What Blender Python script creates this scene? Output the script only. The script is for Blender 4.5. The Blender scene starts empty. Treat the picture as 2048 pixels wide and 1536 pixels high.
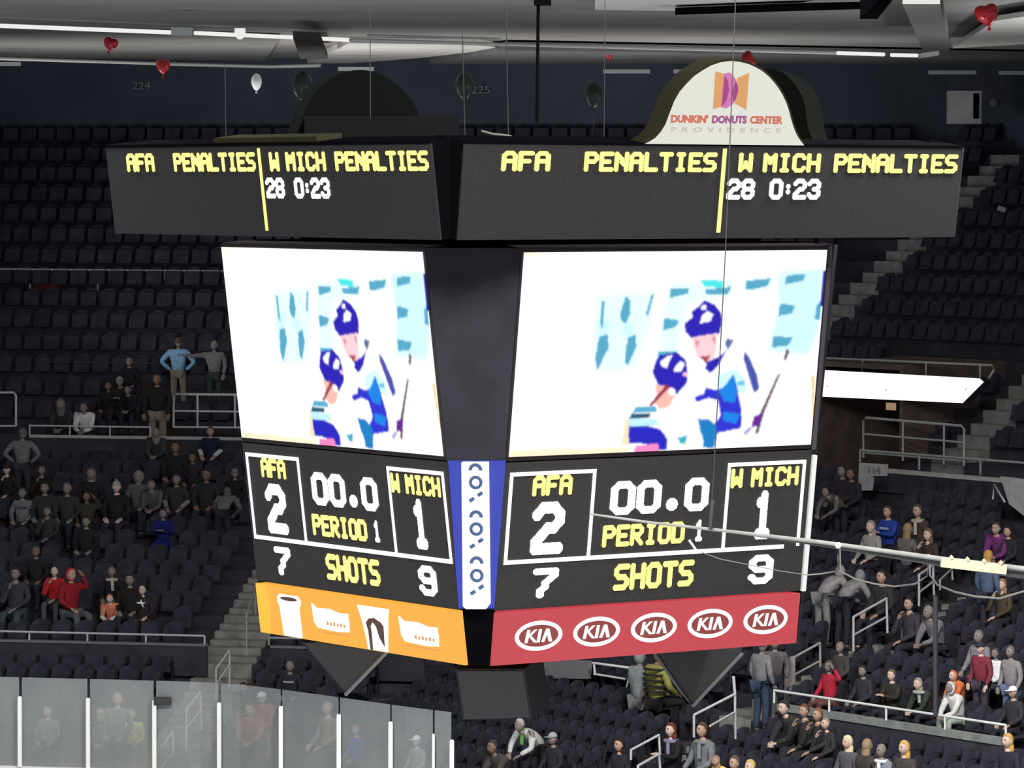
import bpy, bmesh, math, random
import numpy as np
from mathutils import Vector, Matrix
random.seed(7)
S = bpy.context.scene
C = S.collection
R = math.radians

# ---------------------------------------------------------------- camera
FPX, PITCH, ROLL, H = 8613.4, 0.0457, 0.0023, 13.2      # focal length in pixels of a 2048 px wide frame; eye height over the ice
cd = bpy.data.cameras.new('camera'); cam = bpy.data.objects.new('camera', cd); C.objects.link(cam)
cd.sensor_width = 36.0; cd.lens = 36.0 * FPX / 2048.0; cd.clip_end = 500
cam.location = (0, 0, H)
cam.rotation_euler = (Matrix.Rotation(R(90) - PITCH, 4, 'X') @ Matrix.Rotation(ROLL, 4, 'Z')).to_euler()
S.camera = cam

# ---------------------------------------------------------------- light
S.view_settings.view_transform = 'Standard'; S.view_settings.look = 'None'
S.view_settings.gamma = 1.0; S.view_settings.exposure = 0.0
w = bpy.data.worlds.new('world'); S.world = w; w.use_nodes = True
w.node_tree.nodes['Background'].inputs[0].default_value = (0.80, 0.84, 1.0, 1)
w.node_tree.nodes['Background'].inputs[1].default_value = 0.46
def flood(x, y, z, power, size, tx, ty, tz, spread=math.pi):
    l = bpy.data.lights.new('flood_or_added_uplight', 'AREA'); l.energy = power; l.shape = 'DISK'; l.size = size; l.spread = spread; l.color = (1, 0.97, 0.92)
    o = bpy.data.objects.new('flood_or_added_uplight', l); C.objects.link(o); o.location = (x, y, z)
    o.rotation_euler = (Vector((tx, ty, tz)) - Vector((x, y, z))).to_track_quat('-Z', 'Y').to_euler()
flood(-9, 62, 21.5, 5200, 5, -6, 90, 1)
flood(9, 58, 21.5, 6500, 5, 6, 82, 1)
flood(0, 36, 22, 6500, 6, 0, 66, 6)
for (x, y, z, p) in ((-15, 104, 9.2, 330), (17, 82, 10.0, 450), (15, 101, 10.0, 300), (0, 67, 8.5, 520), (-6, 103, 8.6, 260), (5, 103, 8.6, 240)):      # unseen uplights added to brighten the ceiling
    flood(x, y, z, p, 2.5, x * .6, y + 3, 16.7, 2.1)

# ---------------------------------------------------------------- helpers
def at(px, py, Y):
    """the point of the place seen at a pixel, at distance Y"""
    x, y = px - 1024.0, py - 768.0
    c, s = math.cos(-ROLL), math.sin(-ROLL); x, y = c * x - s * y, s * x + c * y
    a, b = 1.0, -y / FPX
    yy = a * math.cos(PITCH) + b * math.sin(PITCH); zz = -a * math.sin(PITCH) + b * math.cos(PITCH)
    k = Y / yy
    return Vector((x / FPX * k, Y, H + zz * k))
def at_z(px, py, z):
    p = at(px, py, 100.0); d = p - Vector((0, 0, H))
    return Vector((0, 0, H)) + d * ((z - H) / d.z)
def px_of(P):
    x, y, z = P[0], P[1], P[2] - H
    yy = y * math.cos(PITCH) - z * math.sin(PITCH); zz = y * math.sin(PITCH) + z * math.cos(PITCH)
    u, v = FPX * x / yy, -FPX * zz / yy
    return 1024 + math.cos(ROLL) * u - math.sin(ROLL) * v, 768 + math.sin(ROLL) * u + math.cos(ROLL) * v

MATS = {}
def mat(name, col, rough=0.7, metal=0.0, emit=0.0, noise=0.0, scale=8.0, spec=0.3, bump=0.0):
    if name in MATS: return MATS[name]
    m = bpy.data.materials.new(name); m.use_nodes = True; n = m.node_tree.nodes; l = m.node_tree.links
    b = n['Principled BSDF']; b.inputs['Base Color'].default_value = (*col, 1); b.inputs['Roughness'].default_value = rough
    b.inputs['Metallic'].default_value = metal; b.inputs['Specular IOR Level'].default_value = spec
    if emit:
        b.inputs['Emission Color'].default_value = (*col, 1); b.inputs['Emission Strength'].default_value = emit
        b.inputs['Base Color'].default_value = (0.02, 0.02, 0.02, 1)
    elif noise or bump:
        tc = n.new('ShaderNodeTexCoord'); t = n.new('ShaderNodeTexNoise'); t.inputs['Scale'].default_value = scale; t.inputs['Detail'].default_value = 4
        l.new(tc.outputs['Object'], t.inputs['Vector'])
        r = n.new('ShaderNodeValToRGB'); r.color_ramp.elements[0].position = 0.3; r.color_ramp.elements[1].position = 0.7
        r.color_ramp.elements[0].color = (*[max(0, c * (1 - noise)) for c in col], 1); r.color_ramp.elements[1].color = (*[c * (1 + noise) for c in col], 1)
        l.new(t.outputs['Fac'], r.inputs['Fac']); l.new(r.outputs['Color'], b.inputs['Base Color'])
        if bump:
            bp = n.new('ShaderNodeBump'); bp.inputs['Strength'].default_value = bump; l.new(t.outputs['Fac'], bp.inputs['Height']); l.new(bp.outputs['Normal'], b.inputs['Normal'])
    MATS[name] = m; return m
def srgb(r, g, b):
    f = lambda c: ((c / 255 + 0.055) / 1.055) ** 2.4 if c > 10 else c / 255 / 12.92
    return (f(r), f(g), f(b))

class MB:
    def __init__(s): s.v = []; s.f = []; s.m = []; s.sm = []
    def add(s, vs, fs, mi=0, smooth=False):
        o = len(s.v); s.v += [tuple(v) for v in vs]
        for f in fs: s.f.append(tuple(i + o for i in f)); s.m.append(mi); s.sm.append(smooth)
    def box(s, c, sz, M=None, mi=0):
        hx, hy, hz = sz[0] / 2, sz[1] / 2, sz[2] / 2
        vs = [Vector((x, y, z)) for x in (-hx, hx) for y in (-hy, hy) for z in (-hz, hz)]
        if M: vs = [M @ v for v in vs]
        vs = [v + Vector(c) for v in vs]
        s.add(vs, [(0, 1, 3, 2), (4, 6, 7, 5), (0, 4, 5, 1), (2, 3, 7, 6), (0, 2, 6, 4), (1, 5, 7, 3)], mi)
    def tube(s, pts, r, n=8, mi=0, caps=True, r2=None):
        pts = [Vector(p) for p in pts]; k = len(pts); vs = []; prev = None
        for i, p in enumerate(pts):
            d = (pts[min(i + 1, k - 1)] - pts[max(i - 1, 0)]).normalized()
            up = Vector((0, 0, 1)) if abs(d.z) < 0.9 else Vector((1, 0, 0))
            a = d.cross(up).normalized(); b = a.cross(d)
            rr = r if r2 is None else r + (r2 - r) * i / (k - 1)
            vs += [p + (a * math.cos(t) + b * math.sin(t)) * rr for t in (2 * math.pi * j / n for j in range(n))]
        fs = [(i * n + j, i * n + (j + 1) % n, (i + 1) * n + (j + 1) % n, (i + 1) * n + j) for i in range(k - 1) for j in range(n)]
        s.add(vs, fs, mi, True)
        if caps: s.add(vs[:n], [tuple(range(n))[::-1]], mi); s.add(vs[-n:], [tuple(range(n))], mi)
    def prism(s, poly, d, mi=0):
        """poly: 3D points of one flat outline; d: the extrusion vector"""
        n = len(poly); poly = [Vector(p) for p in poly]; d = Vector(d)
        s.add(poly + [p + d for p in poly], [tuple(range(n))[::-1], tuple(range(n, 2 * n))] + [(i, (i + 1) % n, n + (i + 1) % n, n + i) for i in range(n)], mi)
    def sphere(s, c, r, nu=12, nv=8, mi=0, fn=None):
        vs = []; c = Vector(c); r = (r, r, r) if not hasattr(r, '__len__') else r
        for i in range(nv + 1):
            t = math.pi * i / nv
            for j in range(nu):
                a = 2 * math.pi * j / nu; q = Vector((math.sin(t) * math.cos(a), math.sin(t) * math.sin(a), math.cos(t)))
                if fn: q = fn(q)
                vs.append(c + Vector((q.x * r[0], q.y * r[1], q.z * r[2])))
        s.add(vs, [(i * nu + j, (i + 1) * nu + j, (i + 1) * nu + (j + 1) % nu, i * nu + (j + 1) % nu) for i in range(nv) for j in range(nu)], mi, True)
    def mesh(s, name, org=(0, 0, 0)):
        me = bpy.data.meshes.new(name); o = Vector(org)
        me.from_pydata([(v[0] - o.x, v[1] - o.y, v[2] - o.z) for v in s.v], [], s.f)
        me.polygons.foreach_set('material_index', s.m); me.polygons.foreach_set('use_smooth', s.sm)
        me.validate(); me.update(); return me

def tag(o, label=None, cat=None, group=None, kind=None):
    for k, v in (('label', label), ('category', cat), ('group', group), ('kind', kind)):
        if v: o[k] = v
    return o
def obj(name, mb, mats, parent=None, org=(0, 0, 0), local=False):
    """one mesh object; with a parent its vertices (given in world space unless local) are kept relative to it"""
    if not isinstance(mats, (list, tuple)): mats = [mats]
    base = parent
    if parent is not None and not local:
        org = Vector((0, 0, 0)); b = parent
        while b is not None: org = org + b.location; b = b.parent
    me = mb.mesh(name, org if not local else (0, 0, 0))
    for m in mats: me.materials.append(m)
    o = bpy.data.objects.new(name, me); C.objects.link(o)
    if parent is not None: o.parent = parent
    else: o.location = org
    return o
def empty(name, loc=(0, 0, 0), rz=0.0):
    o = bpy.data.objects.new(name, None); C.objects.link(o); o.location = loc; o.rotation_euler = (0, 0, rz); o.empty_display_size = 0.2
    return o
def struct(name, mb, m, label=None):
    o = obj(name, mb, m, org=mb.v[0]); o['kind'] = 'structure'
    if label: o['label'] = label
    return o
def copy_tree(o, parent=None):
    c = o.copy(); C.objects.link(c); c.parent = parent
    for ch in o.children: copy_tree(ch, c)
    return c

# ---------------------------------------------------------------- materials
M_seat = mat('seat_navy_plastic', (0.037, 0.0375, 0.053), 0.9, noise=0.3, scale=3, spec=0.05)
M_seatframe = mat('seat_frame_dark', (0.02, 0.02, 0.024), 0.5)
M_conc = mat('dark_concrete', (0.038, 0.039, 0.050), 0.9, noise=0.3, scale=1.5)
M_step = mat('step_concrete', (0.23, 0.225, 0.21), 0.9, noise=0.25, scale=4)
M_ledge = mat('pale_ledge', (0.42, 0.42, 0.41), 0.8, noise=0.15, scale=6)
M_rail = mat('painted_rail', (0.52, 0.54, 0.54), 0.45, noise=0.12, scale=12)
M_black = mat('matt_black', (0.0035, 0.0035, 0.0045), 0.95, spec=0.0)
M_led = mat('led_panel_dark', (0.029, 0.0275, 0.029), 0.8, noise=0.12, scale=30, spec=0.1)
M_led2 = mat('score_panel_dark', (0.044, 0.041, 0.040), 0.8, noise=0.12, scale=30, spec=0.1)
M_shell = mat('scoreboard_shell', (0.027, 0.0255, 0.034), 0.8, noise=0.2, scale=2)
M_darkmetal = mat('dark_truss_metal', (0.03, 0.03, 0.03), 0.5, 0.4)
M_yel = mat('led_yellow', (1.0, 0.92, 0.22), emit=1.5)
M_yel2 = mat('led_amber_core', (1.0, 0.80, 0.10), emit=1.6)
M_wht = mat('led_white', (1.0, 0.97, 1.0), emit=1.7)
for m in (M_yel, M_yel2, M_wht): m.cycles.emission_sampling = 'NONE'

# ---------------------------------------------------------------- the bowl of seats: two straight stands meeting at a corner
BX, BY = -4.8, 90.0
TH1, TH2 = R(11), R(54)
N1 = Vector((math.sin(TH1), math.cos(TH1), 0)); N2 = Vector((math.sin(TH2), math.cos(TH2), 0))
T1 = Vector((math.cos(TH1), -math.sin(TH1), 0)); T2 = Vector((math.cos(TH2), -math.sin(TH2), 0))
TM = math.tan((TH2 - TH1) / 2)
def seg(i, s, d, z=0.0):
    n, t = ((N1, T1), (N2, T2))[i]
    return Vector((BX, BY, z)) + n * d + t * s
def path(px, d):
    """(stand index, run s) where the sight line of column px crosses the line at offset d"""
    k = (px - 1024) / FPX * 1.0
    for i, (n, t) in enumerate(((N1, T1), (N2, T2))):
        bx, by = BX + n.x * d, BY + n.y * d
        s = (k * by - bx) / (t.x - k * t.y)
        if (i == 0 and s <= d * TM) or (i == 1 and s >= -d * TM): return i, s
    return 1, s
ROWS = []                                             # (front offset, floor height, depth, tier)
for k in range(6): ROWS.append((0.85 * k, 0.75 + 0.25 * k, 0.85, 'A'))
for k in range(13): ROWS.append((5.15 + 0.85 * k, 2.55 + 0.275 * k, 0.85, 'B'))
ROWS.append((16.2, 6.35, 1.1, 'W'))
for k in range(14): ROWS.append((17.3 + 0.8 * k, 6.9 + 0.55 * k, 0.8, 'C'))
def spot(px, py, hh, tiers='ABWC', inset=0.5, depth_of=None):
    """row whose point hh above its floor shows nearest to py in column px"""
    best = None
    for (d, z, dep, t) in ROWS:
        if t not in tiers or (d == 5.15 and hh > 1.25): continue
        i, s = path(px, d + inset); P = seg(i, s, d + inset, z + hh); e = px_of(P)[1] - py
        if best is None or abs(e) < abs(best[0]): best = (e, i, s, d + inset, z, P.y)
    return best
def on(px, py, d):
    i, s = path(px, d); return at(px, py, seg(i, s, d).y)
def foot_d(px, py): return spot(px, py, 0.0, inset=0.3)[3]

# ---------------------------------------------------------------- large structure
S_MIN, S_MAX = -36.0, 26.0
PORT = [path(1612, 17.3)[1], path(1800, 17.3)[1]]      # the exit opening in the upper stand
aisles = []                                            # (stand, s, half width, d0, d1)
def aisle_at(px, py, d0, d1, hw=0.6):
    b = spot(px, py, 0.0, inset=0.4); aisles.append((b[1], b[2], hw, d0, d1)); return aisles[-1]
A_low = aisle_at(455, 1345, 0, 16.2, 0.65)
A_up = aisle_at(1800, 505, 17.3, 29.3, 0.55)
A_up2 = aisle_at(1975, 870, 17.3, 29.3, 0.55)
A_lowR = aisle_at(1700, 1322, 5.15, 16.2, 0.5)
A_lowC = aisle_at(1440, 1470, 0, 5.15, 0.5)
def row_strip(mb, i, s0, s1, d, z, dep, zprev):
    a, b = seg(i, s0, d, zprev), seg(i, s1, d, zprev); c, e = seg(i, s1, d, z), seg(i, s0, d, z)
    f, g = seg(i, s1, d + dep, z), seg(i, s0, d + dep, z)
    mb.add([a, b, c, e, f, g], [(0, 1, 2, 3), (3, 2, 4, 5)])
def strip_limits(i, d):
    return (S_MIN, d * TM) if i == 0 else (-d * TM, S_MAX)
for tier, nm in (('A', 'seating_terrace_lower'), ('B', 'seating_terrace_middle'), ('W', 'walkway_floor'), ('C', 'seating_terrace_upper')):
    mb = MB()
    for j, (d, z, dep, t) in enumerate(ROWS):
        if t != tier: continue
        zp = ROWS[j - 1][1] if j else 0.0
        for i in (0, 1):
            # mitred ends: front and back edge meet the bisector
            def strip(s0, s1, mit0=False, mit1=False):
                sa = -d * TM if mit0 else s0; sb = d * TM if mit1 else s1
                sa2 = -(d + dep) * TM if mit0 else s0; sb2 = (d + dep) * TM if mit1 else s1
                mb.add([seg(i, sa, d, zp), seg(i, sb, d, zp), seg(i, sb, d, z), seg(i, sa, d, z), seg(i, sb2, d + dep, z), seg(i, sa2, d + dep, z)], [(0, 1, 2, 3), (3, 2, 4, 5)])
            if i == 0: strip(S_MIN, 0, mit1=True)
            elif tier == 'C' and z < 8.7:
                strip(0, PORT[0], mit0=True); strip(PORT[1], S_MAX)
            else: strip(0, S_MAX, mit0=True)
    o = struct(nm, mb, M_conc)
# exit opening: side walls, back wall, floor and lintel roof
mb = MB(); M_port = mat('exit_brown_wall', (0.11, 0.078, 0.064), 0.8, noise=0.3, scale=2)
for s in PORT: mb.prism([seg(1, s, 17.3, 6.3), seg(1, s, 20.5, 6.3), seg(1, s, 20.5, 9.1), seg(1, s, 17.3, 8.95)], T2 * 0.12)
mb.prism([seg(1, PORT[0], 20.4, 6.3), seg(1, PORT[1], 20.4, 6.3), seg(1, PORT[1], 20.4, 9.1), seg(1, PORT[0], 20.4, 9.1)], N2 * 0.1)
mb.prism([seg(1, PORT[0], 17.3, 6.3), seg(1, PORT[1], 17.3, 6.3), seg(1, PORT[1], 20.4, 6.3), seg(1, PORT[0], 20.4, 6.3)], (0, 0, 0.05))
mb.prism([seg(1, PORT[0] - .1, 17.3, 8.95), seg(1, PORT[1] + .1, 17.3, 8.95), seg(1, PORT[1] + .1, 20.5, 8.95), seg(1, PORT[0] - .1, 20.5, 8.95)], (0, 0, 0.12))
struct('wall_exit', mb, M_port)
# parapets with pale caps
def parapet(name, i, s0, s1, d, z0, z1, cap=0.06, m=M_conc, mc=M_ledge):
    mb = MB(); mb.prism([seg(i, s0, d, z0), seg(i, s1, d, z0), seg(i, s1, d, z1 - cap), seg(i, s0, d, z1 - cap)], ((N1, N2)[i]) * 0.12)
    mb.prism([seg(i, s0, d - .03, z1 - cap), seg(i, s1, d - .03, z1 - cap), seg(i, s1, d - .03, z1), seg(i, s0, d - .03, z1)], ((N1, N2)[i]) * 0.18, 1)
    return struct(name, mb, [m, mc])
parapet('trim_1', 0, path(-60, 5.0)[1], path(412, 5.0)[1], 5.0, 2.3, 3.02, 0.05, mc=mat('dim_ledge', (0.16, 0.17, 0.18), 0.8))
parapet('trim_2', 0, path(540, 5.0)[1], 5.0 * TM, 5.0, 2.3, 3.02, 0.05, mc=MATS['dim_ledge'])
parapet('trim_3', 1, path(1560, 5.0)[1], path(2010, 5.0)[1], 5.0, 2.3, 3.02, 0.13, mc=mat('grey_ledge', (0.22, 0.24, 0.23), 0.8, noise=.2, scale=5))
parapet('trim_4', 0, path(58, 16.1)[1], 16.1 * TM, 16.1, 6.2, 6.97, 0.07)
parapet('trim_5', 1, path(1722, 16.1)[1], S_MAX, 16.1, 6.2, 6.74, 0.09)
# front wall of the stands, back wall, hall end
mb = MB(); mb.prism([seg(0, S_MIN - 30, 28.6, 13.5), seg(0, 28.6 * TM, 28.6, 13.5), seg(0, 28.6 * TM, 28.6, 32), seg(0, S_MIN - 30, 28.6, 32)], N1 * 0.3)
M_wall = mat('dark_navy_wall', (0.045, 0.054, 0.080), 0.8, noise=0.25, scale=0.5)
struct('wall_back', mb, M_wall)
mb = MB(); mb.prism([seg(1, -28.6 * TM, 28.6, 13.5), seg(1, S_MAX + 20, 28.6, 13.5), seg(1, S_MAX + 20, 28.6, 32), seg(1, -28.6 * TM, 28.6, 32)], N2 * 0.3)
struct('wall_right', mb, M_wall)
mb = MB(); mb.prism([(-60, 15, -0.3), (60, 15, -0.3), (60, 125, -0.3), (-60, 125, -0.3)], (0, 0, 0.25)); struct('floor', mb, mat('floor_concrete', (0.12, 0.12, 0.12), 0.9, noise=.2))
mb = MB(); mb.prism([(-30, 22, -0.04), (12, 22, -0.04), (3, 80, -0.04), (-5, 87, -0.04), (-30, 91, -0.04)], (0, 0, 0.05)); struct('ice_surface', mb, mat('ice', (0.75, 0.8, 0.84), 0.35, noise=.05), 'white ice sheet of the rink')

# ---------------------------------------------------------------- ceiling
ZC = 16.75
def ceil_mat():
    m = mat('ceiling_panels', (0.29, 0.285, 0.285), 0.85, noise=0.12, scale=0.35)
    return m
M_ceil = ceil_mat()
mb = MB(); mb.prism([(-45, 70, ZC), (45, 70, ZC), (45, 126, ZC), (-45, 126, ZC)], (0, 0, 0.3)); struct('ceiling', mb, M_ceil)
def slab(name, pts, z, th, m, label):
    mb = MB(); mb.prism([at_z(x, y, z) for x, y in pts], (0, 0, th)); o = struct(name, mb, m, label); return o
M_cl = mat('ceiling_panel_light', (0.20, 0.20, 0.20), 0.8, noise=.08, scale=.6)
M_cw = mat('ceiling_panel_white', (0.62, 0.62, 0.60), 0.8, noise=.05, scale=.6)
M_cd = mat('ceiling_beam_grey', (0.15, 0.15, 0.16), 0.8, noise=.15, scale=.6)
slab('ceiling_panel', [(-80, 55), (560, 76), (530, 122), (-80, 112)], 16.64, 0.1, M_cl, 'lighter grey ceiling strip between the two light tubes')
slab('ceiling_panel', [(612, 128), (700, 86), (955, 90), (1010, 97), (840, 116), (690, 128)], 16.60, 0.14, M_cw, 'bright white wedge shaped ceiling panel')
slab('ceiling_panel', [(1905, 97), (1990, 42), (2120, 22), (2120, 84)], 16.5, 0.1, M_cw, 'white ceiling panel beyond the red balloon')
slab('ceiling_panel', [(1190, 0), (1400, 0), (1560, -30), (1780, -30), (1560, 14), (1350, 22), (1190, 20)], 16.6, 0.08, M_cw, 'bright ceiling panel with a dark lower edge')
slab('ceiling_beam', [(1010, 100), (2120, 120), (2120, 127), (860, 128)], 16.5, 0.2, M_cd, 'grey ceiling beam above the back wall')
slab('ceiling_beam', [(1880, 8), (1900, 100), (1845, 100), (1805, 8)], 16.2, 0.3, mat('ceiling_duct', (.17, .17, .17), .7), 'grey slanted ceiling duct')
slab('ceiling_beam', [(1720, 38), (1755, 38), (1790, -6), (1765, -6)], 15.9, 0.3, M_black, 'black diagonal ceiling strut')
slab('ceiling_beam', [(586, 76), (640, 80), (655, 118), (600, 118)], 16.35, 0.15, mat('hatch_dark', (.05, .05, .055), .8), 'dark square ceiling hatch')
slab('ceiling_beam', [(1350, 26), (1560, 18), (1740, 14), (1740, 18), (1560, 23), (1350, 30)], 16.45, 0.1, M_black, 'thin black ceiling edge')

def light_line(name, pts, label, m, z=16.58, r=0.03, group=None):
    mb = MB(); mb.tube([at_z(x, y, z) for x, y in pts], r, 8); return tag(obj(name, mb, m, org=mb.v[0]), label, 'light tube', group)
M_tube = mat('lit_tube', (1.0, 1.0, 0.97), emit=0.85); M_tubedim = mat('dim_tube', (0.62, 0.64, 0.62), 0.4); M_tubedim2 = mat('grey_conduit', (0.40, 0.42, 0.42), 0.4)
light_line('light_tube', [(-40, 50), (345, 65)], 'white lit tube on the ceiling at the far left', M_tube, r=.045)
light_line('light_tube', [(390, 66), (700, 80)], 'white lit tube on the ceiling past the grey joint', M_tube, r=.045)
light_line('ceiling_conduit', [(700, 80), (1010, 89), (1380, 98), (1672, 106)], 'pale conduit running on from the lit tube across the ceiling', M_tubedim, 16.44, .04)
light_line('light_tube', [(1675, 106), (1768, 109)], 'short lit tube near the white ceiling bracket', M_tube, 16.42, .045)
light_line('light_tube', [(1782, 110), (1835, 111)], 'shortest lit tube beside the white ceiling bracket', M_tube, 16.42, .045)
light_line('ceiling_conduit', [(-40, 116), (310, 127)], 'pale conduit along the edge of the back wall', M_tubedim, 16.38, .04)
light_line('ceiling_conduit', [(310, 127), (540, 133), (640, 131)], 'greyer conduit ending by the white ceiling wedge', M_tubedim2, 16.38, .05)
light_line('ceiling_conduit', [(735, 70), (1000, 78)], 'short thin conduit above the white wedge panel', M_tubedim, r=.025)
mb = MB(); p = at_z(365, 64, 16.3); mb.box(p, (0.42, 0.5, 0.16)); tag(obj('junction_box', mb, M_tubedim2, org=p), 'grey joint box between two lit tubes', 'junction box')
mb = MB(); p = at_z(480, 62, 16.3); mb.box(p, (0.2, 0.3, 0.1)); mb.sphere(p - Vector((0, 0, .08)), .09); tag(obj('spot_lamp', mb, mat('lamp_white', (1, 1, 1), emit=.8), org=p), 'small white lamp hanging on the lit tube', 'lamp')
mb = MB(); p = at_z(1858, 109, 16.25); mb.box(p, (0.42, 0.5, 0.1), Matrix.Rotation(-.15, 3, 'Y')); tag(obj('ceiling_bracket', mb, mat('bracket_white', (.7, .7, .68)), org=p), 'white angled bracket at the end of the tubes', 'bracket')
for (x0, x1, y, lb) in ((1206, 1300, 143, 'dim strip light on the back wall left of the domed sign'), (1347, 1385, 143, 'strip light partly hidden by the domed sign'), (1857, 1952, 145, 'dim strip light above the white wall box'), (1998, 2080, 146, 'strip light cut by the frame edge'), (676, 748, 138, 'dim strip light under the white ceiling wedge'), (-10, 42, 128, 'dim strip light in the top left corner')):
    a = at(x0, y, 111.5); b = at(x1, y, 111.5); mb = MB(); mb.box((a + b) / 2, ((b - a).length, 0.15, 0.10)); tag(obj('strip_light', mb, mat('strip_dim', (.30, .33, .34), .5), org=a), lb, 'light', 'strip lights under the ceiling edge')

# wall numbers, white wall box
def text(name, body, loc, size, m, parent=None, M=None, th=0.01, space=1.0, align='CENTER', shear=0.0, xs=1.0, bold=0.0):
    cu = bpy.data.curves.new(name, 'FONT'); cu.body = body; cu.size = size; cu.align_x = align; cu.align_y = 'CENTER'; cu.extrude = th; cu.space_character = space; cu.shear = shear; cu.offset = bold; cu.resolution_u = 3
    t = bpy.data.objects.new(name, cu); C.objects.link(t); bpy.context.view_layer.update()
    me = bpy.data.meshes.new_from_object(t.evaluated_get(bpy.context.evaluated_depsgraph_get())); me.name = name
    bpy.data.objects.remove(t); me.materials.clear(); me.materials.append(m)
    L = Vector(loc); MM = Matrix.Translation(L) @ (M.to_4x4() if M else Matrix.Rotation(R(90), 4, 'X')) @ Matrix.Diagonal((xs, 1, 1, 1))
    org = Vector((0, 0, 0)); b = parent
    while b is not None: org += b.location; b = b.parent
    if parent is None: org = L
    me.transform(Matrix.Translation(-org) @ MM)
    o = bpy.data.objects.new(name, me); C.objects.link(o)
    if parent is not None: o.parent = parent
    else: o.location = org
    return o
M_num = mat('faded_number', (0.20, 0.21, 0.23), 0.8)
def wall_pt(px, py, off=0.06):
    i, s = path(px, 28.6 - off); return at(px, py, seg(i, s, 28.6 - off).y)
RW = Matrix.Rotation(-TH1, 3, 'Z') @ Matrix.Rotation(R(90), 3, 'X')
tag(text('section_number', '224', wall_pt(283, 172), 0.30, M_num, M=RW, xs=1.2), 'faint grey section number 224 on the dark back wall', 'section number')
tag(text('section_number', '225', wall_pt(962, 180), 0.30, M_num, M=RW, xs=1.2), 'faint grey section number 225 beside a dark balloon', 'section number')
p = at(1928, 215, 113.0); e = empty('wall_box', p); tag(e, 'white box with a dark slot high on the back wall', 'wall box')
mb = MB(); mb.box(p, (.86, .5, .86)); obj('housing', mb, mat('box_white', (.46, .46, .46), .6, noise=.2, scale=1), e)
mb = MB(); mb.box(p + Vector((.29, -.26, .03)), (.15, .03, .66)); obj('slot', mb, M_black, e)
mb = MB(); a = at(1990, 205, 112.5); mb.sphere(a, (.14, .14, .14)); tag(obj('wall_lamp', mb, mat('lamp_grey', (.10, .11, .12)), org=a), 'round dim grey lamp to the right of the white wall box', 'lamp')

# drapes / dark masses on the wall behind the board
# ---------------------------------------------------------------- rink boards and glass
GL = [(-15.9, 90.8), (-14, 90.45), (-10.67, 89.8), (-8, 89.3), (-6.45, 88.95), (-5.6, 88.5), (-4.9, 87.85), (-3.9, 86.8), (-3.0, 85.8), (-2.1, 84.8), (-1.13, 83.85)]
TAIL = [(-1.13, 83.85), (-0.3, 82.9), (0.3, 81.6), (0.7, 80.0), (0.8, 76.0), (0.8, 60)]
def ribbon_wall(mb, pts, z0, z1, th):
    for a, b in zip(pts, pts[1:]):
        a = Vector((*a, z0)); b = Vector((*b, z0)); n = (b - a).cross(Vector((0, 0, 1))).normalized() * th
        mb.prism([a, b, b + Vector((0, 0, z1 - z0)), a + Vector((0, 0, z1 - z0))], n)
mb = MB(); ribbon_wall(mb, GL + TAIL[1:], 0, 1.07, 0.1); struct('rink_boards', mb, mat('board_white', (.8, .8, .8), .5), 'white rink boards round the ice')
def glass_mat():
    m = bpy.data.materials.new('rink_glass'); m.use_nodes = True; n = m.node_tree.nodes; l = m.node_tree.links; n.clear()
    o = n.new('ShaderNodeOutputMaterial'); mx = n.new('ShaderNodeMixShader'); t = n.new('ShaderNodeBsdfTransparent'); d = n.new('ShaderNodeBsdfDiffuse'); g = n.new('ShaderNodeBsdfGlossy'); m2 = n.new('ShaderNodeMixShader')
    t.inputs[0].default_value = (.92, .95, .95, 1); g.inputs['Roughness'].default_value = .25
    tc = n.new('ShaderNodeTexCoord'); no = n.new('ShaderNodeTexNoise'); no.inputs['Scale'].default_value = .8; r = n.new('ShaderNodeValToRGB')
    r.color_ramp.elements[0].color = (.44, .47, .48, 1); r.color_ramp.elements[1].color = (.58, .585, .57, 1); r.color_ramp.elements[0].position = .35; r.color_ramp.elements[1].position = .65  # pale diffuse colour painted in for the white ice reflected in the glass
    l.new(tc.outputs['Object'], no.inputs['Vector']); l.new(no.outputs['Fac'], r.inputs['Fac']); l.new(r.outputs['Color'], d.inputs['Color'])
    m2.inputs[0].default_value = .12; l.new(d.outputs[0], m2.inputs[1]); l.new(g.outputs[0], m2.inputs[2])
    mx.inputs[0].default_value = .36; l.new(t.outputs[0], mx.inputs[1]); l.new(m2.outputs[0], mx.inputs[2]); l.new(mx.outputs[0], o.inputs[0]); return m
M_glass = glass_mat()
def glass_xy(px):
    k = (px - 1024) / FPX
    for a, b in zip(GL, GL[1:]):
        dx, dy = b[0] - a[0], b[1] - a[1]; t = (k * a[1] - a[0]) / (dx - k * dy)
        if -1e-6 <= t <= 1 + 1e-6: return Vector((a[0] + dx * t, a[1] + dy * t, 0))
    return Vector((*GL[-1], 0))
posts = [-95, 38, 175, 308, 438, 562, 678, 782, 868, 905]
side_words = ['at the frame edge', 'second from the left edge', 'behind which the rust coloured shirt shows', 'beside the stair rails']
ztop = 2.93
gl_lab = ['clear rink glass pane cut by the left frame edge', 'hazy rink glass pane showing a pale seated figure', 'hazy rink glass pane with a yellow shirt behind it', 'hazy rink glass pane in front of the aisle stairs', 'rink glass pane before the rust coloured shirt', 'rink glass pane just right of the rust coloured shirt', 'rink glass pane before a person in blue', 'narrow hazy rink glass pane near the corner', 'narrowest rink glass pane at the right end']
po_lab = ['white rink glass post beyond the left edge', 'first white rink glass post from the left', 'second white rink glass post from the left', 'white rink glass post left of the stair rails', 'white rink glass post right of the stair rails', 'fifth white rink glass post from the left', 'sixth white rink glass post from the left', 'seventh white rink glass post from the left', 'thin second to last white rink glass post', 'last white rink glass post at the open end']
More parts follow.
